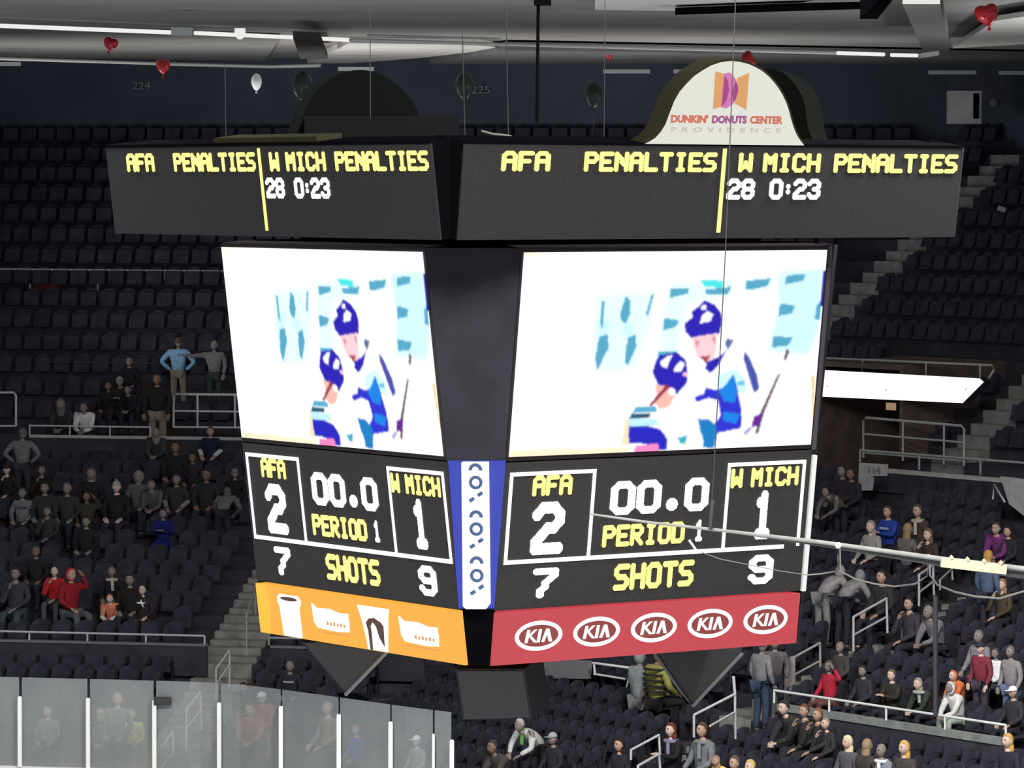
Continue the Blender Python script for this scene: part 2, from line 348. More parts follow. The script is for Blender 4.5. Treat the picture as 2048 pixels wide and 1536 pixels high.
M_post = mat('glass_post_white', (.95, .95, .92), .5)
for i in range(9):
    a, b = posts[i], posts[i + 1]; pts = [glass_xy(a)] + [Vector((*g, 0)) for g in GL if glass_xy(a).x < g[0] < glass_xy(b).x] + [glass_xy(b)]
    pts[0] = pts[0] + (pts[1] - pts[0]).normalized() * .03; pts[-1] = pts[-1] - (pts[-1] - pts[-2]).normalized() * .03
    mb = MB()
    for p, q in zip(pts, pts[1:]):
        n = (q - p).cross(Vector((0, 0, 1))).normalized() * -.012
        mb.prism([p + Vector((0, 0, 1.07)), q + Vector((0, 0, 1.07)), q + Vector((0, 0, ztop)), p + Vector((0, 0, ztop))], n)
    tag(obj('rink_glass_pane', mb, M_glass, org=(pts[0].x, pts[0].y, 1.07)), gl_lab[i], 'glass pane', 'rink glass panes')
for i, a in enumerate(posts):
    p = glass_xy(a); p.z = 0; mb = MB(); h = 2.52 if i < 5 else 2.58
    if i == 8: h = 2.45
    if i == 9: h = 2.38
    wd = .085 if i not in (8,) else .05
    mb.box((p.x, p.y - .12, (1.07 + h) / 2), (wd, .09, h - 1.07)); mb.box((p.x, p.y - .12, h + .01), (wd * .8, .07, .03))
    tag(obj('glass_post', mb, M_post, org=(p.x, p.y - .06, 1.07)), po_lab[i], 'glass post', 'white posts of the rink glass')
p = at(325, 1402, 89.0); mb = MB(); mb.box(p, (.36, .05, .17)); mb.box(p + Vector((0, -.03, 0)), (.30, .02, .12)); tag(obj('glass_notice', mb, mat('notice_dark', (.05, .05, .055)), org=p), 'small dark notice fixed on the rink glass', 'notice')

# ---------------------------------------------------------------- stairs in the aisles
def stairs(A, label):
    i, s, hw, d0, d1 = A; n = (N1, N2)[i]; mb = MB()
    for j, (d, z, dep, t) in enumerate(ROWS):
        if t == 'W' or d < d0 - .01 or d >= d1 - .01: continue
        if i == 1 and t == 'C' and z < 8.7 and PORT[0] - hw < s < PORT[1] + hw: continue
        zp = ROWS[j - 1][1] if j else .7
        if d > d0 + .1:
            h = (z - zp) / 2
            mb.prism([seg(i, s - hw, d - dep / 2, zp + .005), seg(i, s + hw, d - dep / 2, zp + .005), seg(i, s + hw, d - dep / 2, zp + h), seg(i, s - hw, d - dep / 2, zp + h)], n * (dep / 2 - .005))
        mb.prism([seg(i, s - hw, d - .015, zp + .01), seg(i, s + hw, d - .015, zp + .01), seg(i, s + hw, d - .015, z + .02), seg(i, s - hw, d - .015, z + .02)], n * (dep / 2))
    o = struct('aisle_stairs', mb, M_step, label); return o
stairs(A_low, 'pale concrete aisle stairs rising behind the rink glass')
stairs(A_up, 'long flight of worn concrete stairs climbing to the top row')
stairs(A_up2, 'concrete stairs rising at the right of the exit')
stairs(A_lowR, 'short concrete aisle stairs beside the red jacket')
stairs(A_lowC, 'concrete aisle stairs at the bottom of the stand')
ART = [
 ((225,250,255), [(0.243,0.211),(0.434,0.198),(0.422,0.412),(0.386,0.582),(0.252,0.602),(0.236,0.406)]),
 ((225,250,255), [(0.472,0.164),(0.685,0.134),(0.69,0.23),(0.546,0.26),(0.53,0.381),(0.521,0.536),(0.447,0.55),(0.457,0.413),(0.467,0.276)]),
 ((225,250,255), [(0.72,0.143),(0.825,0.128),(0.818,0.206),(0.729,0.204)]),
 ((205,242,255), [(0.836,0.11),(0.991,0.095),(0.996,0.396),(0.968,0.536),(0.823,0.513),(0.847,0.303)]),
 ((200,240,255), [(0.249,0.338),(0.294,0.339),(0.287,0.407),(0.259,0.423)]),
 ((200,240,255), [(0.323,0.357),(0.363,0.35),(0.377,0.419),(0.35,0.435)]),
 ((88,165,195), [(0.336,0.217),(0.351,0.239),(0.355,0.307),(0.343,0.358),(0.325,0.34),(0.323,0.298)]),
 ((88,165,195), [(0.259,0.419),(0.287,0.407),(0.294,0.476),(0.281,0.518),(0.262,0.59),(0.252,0.525)]),
 ((88,165,195), [(0.352,0.427),(0.38,0.411),(0.382,0.479),(0.36,0.568),(0.349,0.546)]),
 ((88,165,195), [(0.26,0.245),(0.27,0.245),(0.269,0.373),(0.261,0.372)]),
 ((88,165,195), [(0.419,0.215),(0.429,0.21),(0.413,0.321),(0.405,0.317)]),
 ((88,165,195), [(0.479,0.186),(0.542,0.183),(0.541,0.213),(0.479,0.233)]),
 ((88,165,195), [(0.467,0.332),(0.519,0.346),(0.507,0.38),(0.465,0.396)]),
 ((88,165,195), [(0.456,0.503),(0.519,0.497),(0.509,0.536),(0.458,0.538)]),
 ((88,165,195), [(0.597,0.193),(0.684,0.181),(0.672,0.219),(0.599,0.217)]),
 ((88,165,195), [(0.732,0.152),(0.814,0.141),(0.805,0.18),(0.758,0.196),(0.729,0.196)]),
 ((88,165,195), [(0.867,0.128),(0.932,0.121),(0.925,0.156),(0.864,0.174)]),
 ((88,165,195), [(0.854,0.268),(0.906,0.283),(0.896,0.322),(0.849,0.334)]),
 ((88,165,195), [(0.837,0.434),(0.906,0.446),(0.893,0.485),(0.837,0.494)]),
 ((88,165,195), [(0.978,0.289),(0.994,0.254),(0.994,0.36),(0.976,0.351)]),
 ((80,225,225), [(0.575,0.145),(0.656,0.15),(0.652,0.185),(0.594,0.18)]),
 ((40,40,150), [(0.99,0.109),(1.006,0.105),(1.005,0.29),(0.991,0.289)]),
 ((52,44,178), [(0.597,0.246),(0.628,0.267),(0.654,0.307),(0.662,0.35),(0.656,0.415),(0.619,0.438),(0.561,0.435),(0.54,0.403),(0.536,0.362),(0.562,0.33),(0.556,0.304),(0.587,0.266)]),
 ((255,255,255), [(0.59,0.268),(0.604,0.275),(0.603,0.295),(0.587,0.292)]),
 ((255,255,255), [(0.609,0.301),(0.629,0.319),(0.622,0.353),(0.587,0.363),(0.593,0.322)]),
 ((248,205,212), [(0.567,0.432),(0.647,0.415),(0.648,0.489),(0.643,0.541),(0.62,0.557),(0.59,0.539),(0.569,0.468)]),
 ((215,140,150), [(0.573,0.443),(0.591,0.452),(0.585,0.487)]),
 ((210,150,150), [(0.628,0.432),(0.645,0.432),(0.642,0.471)]),
 ((165,85,95), [(0.596,0.53),(0.63,0.525),(0.62,0.573)]),
 ((52,44,178), [(0.462,0.518),(0.519,0.506),(0.55,0.546),(0.561,0.616),(0.558,0.668),(0.541,0.697),(0.53,0.718),(0.511,0.683),(0.465,0.672),(0.443,0.602),(0.45,0.55)]),
 ((255,255,255), [(0.486,0.526),(0.504,0.518),(0.494,0.552),(0.489,0.584),(0.47,0.573),(0.466,0.551)]),
 ((255,255,255), [(0.534,0.548),(0.547,0.567),(0.537,0.603),(0.512,0.602),(0.517,0.575)]),
 ((245,190,220), [(0.542,0.611),(0.559,0.607),(0.559,0.629),(0.546,0.628)]),
 ((242,185,172), [(0.453,0.663),(0.488,0.675),(0.523,0.697),(0.522,0.727),(0.505,0.782),(0.475,0.785),(0.459,0.758),(0.464,0.715)]),
 ((150,50,80), [(0.493,0.664),(0.502,0.684),(0.448,0.775),(0.44,0.766)]),
 ((255,245,245), [(0.511,0.683),(0.525,0.697),(0.525,0.714),(0.514,0.726),(0.501,0.713),(0.5,0.695)]),
 ((90,170,205), [(0.396,0.776),(0.464,0.776),(0.466,0.802),(0.386,0.806)]),
 ((35,85,115), [(0.386,0.808),(0.449,0.806),(0.444,0.831),(0.376,0.831)]),
 ((190,235,250), [(0.376,0.833),(0.468,0.836),(0.481,0.874),(0.378,0.868)]),
 ((48,48,190), [(0.378,0.868),(0.447,0.874),(0.482,0.889),(0.511,0.943),(0.511,0.997),(0.476,1.0),(0.44,0.961),(0.383,0.957)]),
 ((248,135,195), [(0.406,0.97),(0.48,0.963),(0.485,1.001),(0.402,1.001)]),
 ((255,225,190), [(0.366,0.831),(0.376,0.831),(0.383,0.961),(0.359,0.964)]),
 ((95,110,160), [(0.681,0.445),(0.707,0.447),(0.688,0.503),(0.676,0.466)]),
 ((52,44,178), [(0.684,0.499),(0.662,0.576),(0.635,0.617),(0.617,0.592),(0.621,0.559),(0.66,0.533)]),
 ((205,245,255), [(0.659,0.629),(0.716,0.596),(0.754,0.65),(0.764,0.721),(0.728,0.719),(0.663,0.699)]),
 ((55,58,205), [(0.714,0.622),(0.728,0.684),(0.751,0.808),(0.756,0.901),(0.672,0.922),(0.662,0.856),(0.682,0.831),(0.669,0.756),(0.636,0.741),(0.596,0.761),(0.589,0.734),(0.62,0.718),(0.624,0.688),(0.663,0.703),(0.686,0.687)]),
 ((40,130,225), [(0.714,0.622),(0.73,0.719),(0.728,0.772),(0.69,0.761),(0.669,0.708),(0.691,0.674)]),
 ((40,130,225), [(0.692,0.814),(0.746,0.826),(0.737,0.878),(0.689,0.858)]),
 ((40,125,195), [(0.606,0.844),(0.665,0.856),(0.676,0.927),(0.667,0.998),(0.632,0.992)]),
 ((70,170,195), [(0.542,0.936),(0.582,0.926),(0.573,0.973),(0.552,0.967)]),
 ((78,85,170), [(0.746,0.51),(0.763,0.541),(0.795,0.635),(0.805,0.701),(0.789,0.725),(0.772,0.66),(0.744,0.549)]),
 ((110,190,230), [(0.728,0.665),(0.755,0.655),(0.756,0.684),(0.732,0.681)]),
 ((105,85,95), [(0.866,0.629),(0.873,0.634),(0.83,0.821),(0.814,0.937),(0.804,0.925),(0.817,0.82)]),
 ((110,100,110), [(0.888,0.498),(0.9,0.516),(0.887,0.566),(0.881,0.55)]),
 ((105,45,150), [(0.794,0.846),(0.824,0.825),(0.818,0.891),(0.79,0.9)]),
 ((170,160,215), [(0.763,0.923),(0.785,0.894),(0.792,0.907),(0.773,0.941)]),
 ((255,255,255), [(0.602,0.767),(0.637,0.763),(0.666,0.751),(0.679,0.804),(0.677,0.848),(0.661,0.873),(0.644,0.846),(0.606,0.844)]),
 ((255,255,255), [(0.531,0.946),(0.549,0.954),(0.557,0.976),(0.551,1.002),(0.528,1.005),(0.515,0.991),(0.515,0.961)]),
 ((255,255,255), [(0.598,0.909),(0.623,0.923),(0.632,0.968),(0.621,1.007),(0.586,1.004),(0.57,0.973),(0.576,0.93)]),
 ((255,255,255), [(0.675,0.927),(0.75,0.905),(0.754,0.975),(0.684,0.984),(0.671,0.961)]),
 ((255,205,140), [(0.981,0.643),(0.992,0.643),(1.004,0.875),(0.998,0.866)]),
 ((255,238,205), [(0.004,0.968),(0.395,0.975),(0.373,1.0),(0.003,1.001)]),
 ((255,238,205), [(0.0,0.004),(0.083,0.002),(0.007,0.021)]),
]

# ---------------------------------------------------------------- the scoreboard
CX, CY = 0.2283, 60.0
YAW, TILT = 0.611, 0.1239
RS, RR, HW, HWR = 3.4515, 4.4129, 2.554, 4.1013
Z1, ZR = H - 0.8121, H + 0.5429
board = empty('scoreboard', (CX, CY, ZR)); tag(board, 'huge four sided black scoreboard hanging over the rink', 'scoreboard')
class Face:
    """frame of one tilted face: u along it, v down it, w out of it"""
    def __init__(s, ang, r, ztop):
        s.n = Vector((math.sin(ang), -math.cos(ang), 0)); s.t = Vector((math.cos(ang), math.sin(ang), 0))
        s.dn = (Vector((0, 0, -1)) - s.n * math.tan(TILT)).normalized(); s.w = s.t.cross(-s.dn).normalized()
        if s.w.dot(s.n) < 0: s.w = -s.w
        s.O = Vector((CX, CY, ztop)) + s.n * r
    def P(s, u, v, w=0.0): return s.O + s.t * u + s.dn * v + s.w * w
    def box(s, mb, u0, u1, v0, v1, w0, w1, mi=0): mb.prism([s.P(u0, v0, w0), s.P(u1, v0, w0), s.P(u1, v1, w0), s.P(u0, v1, w0)], s.w * (w1 - w0), mi)
    def poly(s, mb, pts, w0, th=0.008, mi=0): mb.prism([s.P(u, v, w0) for u, v in pts], s.w * th, mi)
    def M(s): return Matrix((s.t, -s.dn, s.w)).transposed()
GLY = {'A': ['01110', '10001', '10001', '11111', '10001', '10001', '10001'], 'F': ['11111', '10000', '10000', '11110', '10000', '10000', '10000'],
 'P': ['11110', '10001', '10001', '11110', '10000', '10000', '10000'], 'E': ['11111', '10000', '10000', '11110', '10000', '10000', '11111'],
 'N': ['10001', '11001', '10101', '10101', '10011', '10001', '10001'], 'L': ['10000', '10000', '10000', '10000', '10000', '10000', '11111'],
 'T': ['11111', '00100', '00100', '00100', '00100', '00100', '00100'], 'I': ['01110', '00100', '00100', '00100', '00100', '00100', '01110'],
 'S': ['01111', '10000', '10000', '01110', '00001', '00001', '11110'], 'W': ['10001', '10001', '10001', '10101', '10101', '11011', '10001'],
 'M': ['10001', '11011', '10101', '10101', '10001', '10001', '10001'], 'C': ['01110', '10001', '10000', '10000', '10000', '10001', '01110'],
 'H': ['10001', '10001', '10001', '11111', '10001', '10001', '10001'], 'R': ['11110', '10001', '10001', '11110', '10100', '10010', '10001'],
 'O': ['01110', '10001', '10001', '10001', '10001', '10001', '01110'], 'D': ['11110', '10001', '10001', '10001', '10001', '10001', '11110'],
 '0': ['01110', '10001', '10001', '10001', '10001', '10001', '01110'], '1': ['00100', '01100', '00100', '00100', '00100', '00100', '01110'],
 '2': ['01110', '10001', '00001', '00110', '01000', '10000', '11111'], '3': ['01110', '10001', '00001', '00110', '00001', '10001', '01110'],
 '7': ['11111', '00001', '00010', '00100', '00100', '01000', '01000'], '8': ['01110', '10001', '10001', '01110', '10001', '10001', '01110'],
 '9': ['01110', '10001', '10001', '01111', '00001', '10001', '01110'], ':': ['000', '000', '010', '000', '010', '000', '000'], '.': ['0', '0', '0', '0', '0', '1', '1'], ' ': ['000'] * 7}
def led(F, s, u0, u1, v0, v1, m, parent, name='lettering', bold=0.88, gap=1, w=0.012):
    """lit dot-matrix lettering filling the given part of a face"""
    cols = []; x = 0
    for ch in s: g = GLY[ch]; cols.append((x, g)); x += len(g[0]) + gap
    W = x - gap; pu = (u1 - u0) / (W - 1 + 2 * bold); pv = (v1 - v0) / (6 + 2 * bold); mb = MB()
    ru, rv = pu * bold, pv * bold
    for x0, g in cols:
        for r in range(7):
            for c in range(len(g[0])):
                if g[r][c] != '1': continue
                cu, cv = u0 + ru + (x0 + c) * pu, v0 + rv + r * pv
                F.poly(mb, [(cu + ru * math.cos(R(22.5 + 45 * k)) * 1.06, cv + rv * math.sin(R(22.5 + 45 * k)) * 1.06) for k in range(8)], w, 0.006)
                for dr, dc in ((0, 1), (1, 0), (1, 1), (1, -1)):
                    rr, cc = r + dr, c + dc
                    if 0 <= rr < 7 and 0 <= cc < len(g[0]) and g[rr][cc] == '1':
                        if dr and dc and (g[r][cc] == '1' or g[rr][c] == '1'): continue
                        a = Vector((cu, cv)); b = Vector((cu + dc * pu, cv + dr * pv)); d = (b - a).normalized(); q = Vector((-d.y * ru, d.x * rv)) * .92
                        F.poly(mb, [a - q, b - q, b + q, a + q], w, 0.0055)
    return obj(name, mb, m, parent)
M_brd = mat('screen_bezel', (0.018, 0.012, 0.013), 0.6)
# picture on the video screens: two skaters in blue helmets before white lettering
NU, NV = 300, 176
def raster():
    A = np.ones((NV, NU, 3)); uu = (np.arange(NU) / (NU - 1))[None, :].repeat(NV, 0); vv = (np.arange(NV) / (NV - 1))[:, None].repeat(NU, 1)
    def inside(q):
        r = np.zeros((NV, NU), bool); n = len(q)
        for i in range(n):
            x1, y1 = q[i]; x2, y2 = q[(i + 1) % n]
            if y1 == y2: continue
            c = ((y1 > vv) != (y2 > vv)) & (uu < (x2 - x1) * (vv - y1) / (y2 - y1) + x1); r ^= c
        return r
    soft = True
    for k, (c, q) in enumerate(ART):
        if soft and min(c) < 150:
            for _ in range(14):
                A[1:-1, 1:-1] = (A[1:-1, 1:-1] * 2 + A[:-2, 1:-1] + A[2:, 1:-1] + A[1:-1, :-2] + A[1:-1, 2:]) / 6
            soft = False
        A[inside(q)] = [((x / 255) ** 2.2) for x in c]
    for _ in range(2): A[1:-1, 1:-1] = (A[1:-1, 1:-1] * 4 + A[:-2, 1:-1] + A[2:, 1:-1] + A[1:-1, :-2] + A[1:-1, 2:]) / 8
    return A
PIC = raster()
M_vid = bpy.data.materials.new('video_picture'); M_vid.use_nodes = True
_n = M_vid.node_tree.nodes; _n.clear(); _o = _n.new('ShaderNodeOutputMaterial'); _e = _n.new('ShaderNodeEmission'); _a = _n.new('ShaderNodeVertexColor'); _a.layer_name = 'picture'
M_vid.node_tree.links.new(_a.outputs[0], _e.inputs[0]); M_vid.node_tree.links.new(_e.outputs[0], _o.inputs[0]); _e.inputs[1].default_value = 1.12
def video(F, parent):
    mb = MB(); vs = [F.P(-HW + .03 + (2 * HW - .06) * i / (NU - 1), 0.03 + 2.69 * j / (NV - 1), 0.02) for j in range(NV) for i in range(NU)]
    mb.add(vs, [(j * NU + i, (j + 1) * NU + i, (j + 1) * NU + i + 1, j * NU + i + 1) for j in range(NV - 1) for i in range(NU - 1)])
    o = obj('picture', mb, M_vid, parent); ca = o.data.color_attributes.new('picture', 'FLOAT_COLOR', 'POINT')
    buf = np.ones((NV * NU, 4), np.float32); buf[:, :3] = PIC.reshape(-1, 3); ca.data.foreach_set('color', buf.ravel()); return o
M_glowback = mat('led_olive_surround', (0.075, 0.068, 0.03), 0.6)
for fi, (nm, ang) in enumerate((('R', YAW), ('L', YAW - math.pi / 2), ('FR', YAW + math.pi / 2), ('FL', YAW + math.pi))):
    F = Face(ang, RS, Z1); G = Face(ang, RR, ZR); front = fi < 2
    mb = MB(); G.box(mb, -HWR, HWR, 0, 1.22, -0.62, -0.03, 1); G.box(mb, -HWR, HWR, 0, 1.22, -0.03, 0.0); rib = obj('penalty_display', mb, [M_led, M_black], board)
    mb = MB(); G.box(mb, -HWR, HWR, -0.035, 0.0, -0.62, 0.012); obj('frame', mb, M_black, rib)
    mb = MB(); F.box(mb, -HW, HW, -0.02, 2.78, -0.35, 0.0); scr = obj('video_screen', mb, M_brd, board)
    mb = MB(); F.box(mb, -HW, HW, 2.80, 4.77, -0.35, 0.0); sc = obj('score_display', mb, M_led2, board)
    if front:
        video(F, scr)
        led(G, 'AFA', -3.53, -2.77, .085, .345, M_yel, rib)
        led(G, 'PENALTIES', -2.24, -.10, .085, .345, M_yel, rib)
        led(G, 'W MICH', .26, 1.64, .085, .345, M_yel, rib); led(G, 'PENALTIES', 1.87, 4.04, .085, .345, M_yel, rib)
        led(G, '28', .10, .565, .425, .705, M_wht, rib, 'digits'); led(G, '0:23', .81, 1.68, .425, .705, M_wht, rib, 'digits')
        mb = MB(); G.box(mb, -.015, .045, .035, 1.14, .012, .02); obj('divider_line', mb, M_yel, rib)
        b = .05; mb = MB()
        for (u0, u1, v0, v1) in ((-2.475, -1.085, 2.93, 4.13), (1.12, 2.47, 2.93, 4.13)):
            F.box(mb, u0, u0 + b, v0, v1, .012, .02); F.box(mb, u1 - b, u1, v0, v1, .012, .02); F.box(mb, u0, u1, v0, v0 + b, .012, .0205)
        F.box(mb, -2.475, 2.2 if fi == 0 else 2.47, 4.10, 4.155, .012, .0205); obj('frame_lines', mb, M_wht, sc)
        led(F, 'AFA', -2.10, -1.46, 2.985, 3.26, M_yel, sc); led(F, 'W MICH', 1.19, 2.36, 3.01, 3.28, M_yel, sc)
        led(F, '2', -2.07, -1.54, 3.34, 4.05, M_wht, sc, 'digits', .88); led(F, '1', 1.60, 2.0, 3.33, 4.01, M_wht, sc, 'digits', .88)
        led(F, '00', -.82, .03, 3.11, 3.57, M_wht, sc, 'digits', .88)
        led(F, '0', .42, .83, 3.11, 3.57, M_wht, sc, 'digits', .88)
        mb = MB(); F.poly(mb, [(.215 + .10 * math.cos(R(k * 36)), 3.46 + .09 * math.sin(R(k * 36))) for k in range(10)], .012); obj('decimal_point', mb, M_wht, sc)
        led(F, 'PERIOD', -.90, .47, 3.70, 4.0, M_yel, sc); led(F, '1', .63, .80, 3.69, 3.99, M_wht, sc, 'digits', .88)
        led(F, '7', -1.99, -1.57, 4.23, 4.635, M_wht, sc, 'digits', .88); led(F, '9', 1.62, 2.05, 4.225, 4.635, M_wht, sc, 'digits', .88)
        led(F, 'SHOTS', -.66, .68, 4.235, 4.60, M_yel, sc)
    ad = MB(); F.box(ad, -HW, HW, 4.80, 5.50, -.3, 0.03)
    if fi == 0:
        adm = mat('ad_red_backlit', srgb(203, 66, 76), emit=.95); A = obj('ad_panel', ad, adm, board); A['label'] = 'backlit red panel with five oval emblems'
        mw = mat('ad_white', (1, .97, .96), emit=1.1); mdr = mat('ad_dark_red', srgb(150, 62, 60), emit=.9)
        for u in (-1.838, -.891, .062, 1.016, 1.975):
            mb = MB(); v = 5.135; n = 28
            F.poly(mb, [(u + .335 * math.cos(2 * math.pi * k / n), v + .155 * math.sin(2 * math.pi * k / n)) for k in range(n)], .032, .004, 1)
            for k in range(n):
                a, c = 2 * math.pi * k / n, 2 * math.pi * (k + 1) / n
                F.poly(mb, [(u + .385 * math.cos(a), v + .203 * math.sin(a)), (u + .385 * math.cos(c), v + .203 * math.sin(c)), (u + .322 * math.cos(c), v + .148 * math.sin(c)), (u + .322 * math.cos(a), v + .148 * math.sin(a))], .034, .006, 0)
            t = .048; h = .088
            def stroke(a, c, th=t):
                F.poly(mb, [(u + a[0] - th / 2, v + a[1]), (u + a[0] + th / 2, v + a[1]), (u + c[0] + th / 2, v + c[1]), (u + c[0] - th / 2, v + c[1])], .038, .006, 0)
            stroke((-.20, h), (-.17, -h)); stroke((-.17, .01), (-.055, -h)); stroke((-.15, -.01), (-.045, h), .055)
            stroke((-.005, h), (.02, -h)); stroke((.07, h), (.135, -h)); stroke((.135, -h), (.195, h), .055)
            obj('emblem', mb, [mw, mdr], A)
    elif fi == 1:
        adm = mat('ad_orange_backlit', srgb(255, 178, 62), emit=1.0); A = obj('ad_panel', ad, adm, board); A['label'] = 'backlit orange panel with white cups'
        mw = mat('ad_cream', (1, .95, .88), emit=1.1); mk = mat('ad_brown', srgb(86, 60, 50), emit=.9); my = mat('ad_orange_faint', srgb(240, 160, 90), emit=.9); myel = mat('ad_yellow', srgb(255, 196, 60), emit=1.0)
        mb = MB(); F.poly(mb, [(-HW, 4.80), (-2.28, 4.80), (-2.22, 5.1), (-2.3, 5.5), (-HW, 5.5)], .031, .003); obj('yellow_edge', mb, myel, A)
        mb = MB(); F.poly(mb, [(-2.0, 4.95), (-1.93, 4.90), (-1.45, 4.90), (-1.38, 4.96), (-1.40, 5.03), (-1.44, 5.06), (-1.44, 5.49), (-1.92, 5.49), (-1.96, 5.06), (-2.0, 5.02)], .034)
        F.poly(mb, [(-1.69 + .22 * math.cos(R(k * 30)), 4.955 + .028 * math.sin(R(k * 30))) for k in range(12)], .043, .004, 1); obj('cup_picture', mb, [mw, mk], A)
        for u0 in (-1.11, 1.07):
            mb = MB(); k = .93
            F.poly(mb, [(u0, 4.96), (u0 + .06, 4.98), (u0 + .12, 5.02), (u0 + .45, 5.01), (u0 + .70, 5.05), (u0 + k, 5.04), (u0 + k - .02, 5.10), (u0 + k, 5.16), (u0 + k - .02, 5.30), (u0 + .6, 5.32), (u0 + .3, 5.31), (u0 + .1, 5.30), (u0 + .02, 5.22)], .034)
            for q in range(6): F.box(mb, u0 + .36 + q * .085, u0 + .40 + q * .085, 5.19 + .012 * (q % 2), 5.24, .043, .046, 1)
            F.box(mb, u0 + .12, u0 + .90, 5.345, 5.36, .034, .04, 1); obj('wordmark', mb, [mw, my], A)
        mb = MB(); F.poly(mb, [(.06, 4.89), (.85, 4.89), (.80, 5.05), (.72, 5.49), (.24, 5.49), (.15, 5.1)], .034)
        F.poly(mb, [(.25, 5.12), (.33, 5.06), (.46, 5.04), (.62, 5.09), (.68, 5.14), (.66, 5.42), (.55, 5.30), (.50, 5.16), (.42, 5.10), (.36, 5.16), (.37, 5.26), (.28, 5.20)], .043, .004, 1)
        F.poly(mb, [(.37, 5.24), (.33, 5.20), (.36, 5.12), (.29, 5.22), (.30, 5.49), (.36, 5.49)], .043, .004, 1); obj('cup_picture', mb, [mw, mk], A)
    else: obj('ad_panel', ad, M_shell, board)
    # chamfered corner between this face and the next one counter-clockwise
    F2 = Face(ang - math.pi / 2, RS, Z1); mb = MB()
    q = [F.P(-HW, -.02, -.01), F2.P(HW, -.02, -.01), F2.P(HW, 5.5, -.01), F.P(-HW, 5.5, -.01)]
    mb.prism(q, -(F.n + F2.n).normalized() * .25, 1)
    mb.prism([F.P(-HW, -.02, -.008), F2.P(HW, -.02, -.008), F2.P(HW, 4.75, -.008), F.P(-HW, 4.75, -.008)], (F.n + F2.n).normalized() * .01); cp = obj('corner_panel', mb, [M_shell, M_black], board)
    if fi == 0:
        K = (F.n + F2.n).normalized(); K = Vector((K.x, K.y, 0)); tt = Vector((-K.y, K.x, 0))
        if tt.x < 0: tt = -tt
        def kp(px, py, off=0.0):                                    # point on the corner plane
            a = (q[0] + q[1]) / 2; b = (q[2] + q[3]) / 2; N = tt.cross(b - a).normalized(); N = N if N.dot(K) > 0 else -N
            p = at(px, py, 55.0); d = p - Vector((0, 0, H)); k = ((a + K * off - Vector((0, 0, H))).dot(N)) / d.dot(N); return Vector((0, 0, H)) + d * k
        a = (q[0] + q[1]) / 2; b = (q[2] + q[3]) / 2; dnv = (b - a).normalized(); N = tt.cross(dnv).normalized(); N = N if N.dot(K) > 0 else -N
        mb = MB(); mb.prism([kp(897, 921, .02), kp(1012, 921, .02), kp(989, 1216, .02), kp(918, 1216, .02)], N * .03)
        sg = obj('corner_sign', mb, mat('sign_blue_backlit', srgb(38, 58, 190), emit=.9), board); sg['label'] = 'backlit blue corner sign with white strip'
        mb = MB(); mb.prism([kp(926, 923, .08), kp(978, 923, .08), kp(981.5, 1206, .08), kp(975, 1215, .08), kp(935, 1215, .08), kp(929, 1209, .08)], N * .12); st = obj('white_strip', mb, mat('sign_white_backlit', (.97, .99, 1), emit=1.25), sg)
        ml = mat('sign_slate_letters', srgb(70, 100, 150), emit=.9)
        MK = Matrix((-dnv * -1, tt, N)).transposed()               # text reading downwards
        MK = Matrix((dnv, tt, N)).transposed()
        for (cy, oy, xy) in ((940, 965, 994), (1034, 1058, 1087), (1126, 1151, 1180)):
            mb = MB(); sx = .068 / 52
            def ring(c, r0, r1, a0, a1, n=16):
                for k in range(n):
                    x, y = R(a0 + (a1 - a0) * k / n), R(a0 + (a1 - a0) * (k + 1) / n)
                    mb.prism([c + tt * (r1 * math.cos(x)) - dnv * (r1 * math.sin(x)), c + tt * (r1 * math.cos(y)) - dnv * (r1 * math.sin(y)), c + tt * (r0 * math.cos(y)) - dnv * (r0 * math.sin(y)), c + tt * (r0 * math.cos(x)) - dnv * (r0 * math.sin(x))], N * .01)
            cx = 951 + (cy - 940) * .012
            ring(kp(cx, cy, .205), .046, .090, -5, 185); ring(kp(cx + .5, oy, .205), .050, .090, 0, 360, 20)
            c = kp(cx + 1, xy, .205)
            for (du, dv) in ((.055, -.04), (-.055, .035)):
                m0 = c + tt * du + dnv * dv; d = (tt * .030 - dnv * .02); e2 = (tt * .012 + dnv * .02); mb.prism([m0 - d - e2, m0 + d - e2, m0 + d + e2, m0 - d + e2], N * .01)
            obj('lettering', mb, ml, st)
# dark core and frame above
mb = MB(); mb.box((CX, CY, H - 3.2), (4.6, 4.6, 5.4), Matrix.Rotation(YAW, 3, 'Z')); obj('core', mb, M_black, board)
mb = MB(); mb.box((CX, CY, H - .05), (6.4, 6.4, 1.0), Matrix.Rotation(YAW, 3, 'Z')); obj('upper_core', mb, M_black, board)
a = at(612, 258, 62.5); b = at(915, 258, 61.5)
mb = MB(); mb.box(((a.x + b.x) / 2, 62.4, a.z - .02), (b.x - a.x, .8, .40)); obj('hoist_housing', mb, mat('housing_dark', (.009, .009, .010), .9, spec=0), board)
G = Face(YAW, RR, ZR); GL2 = Face(YAW - math.pi / 2, RR, ZR)
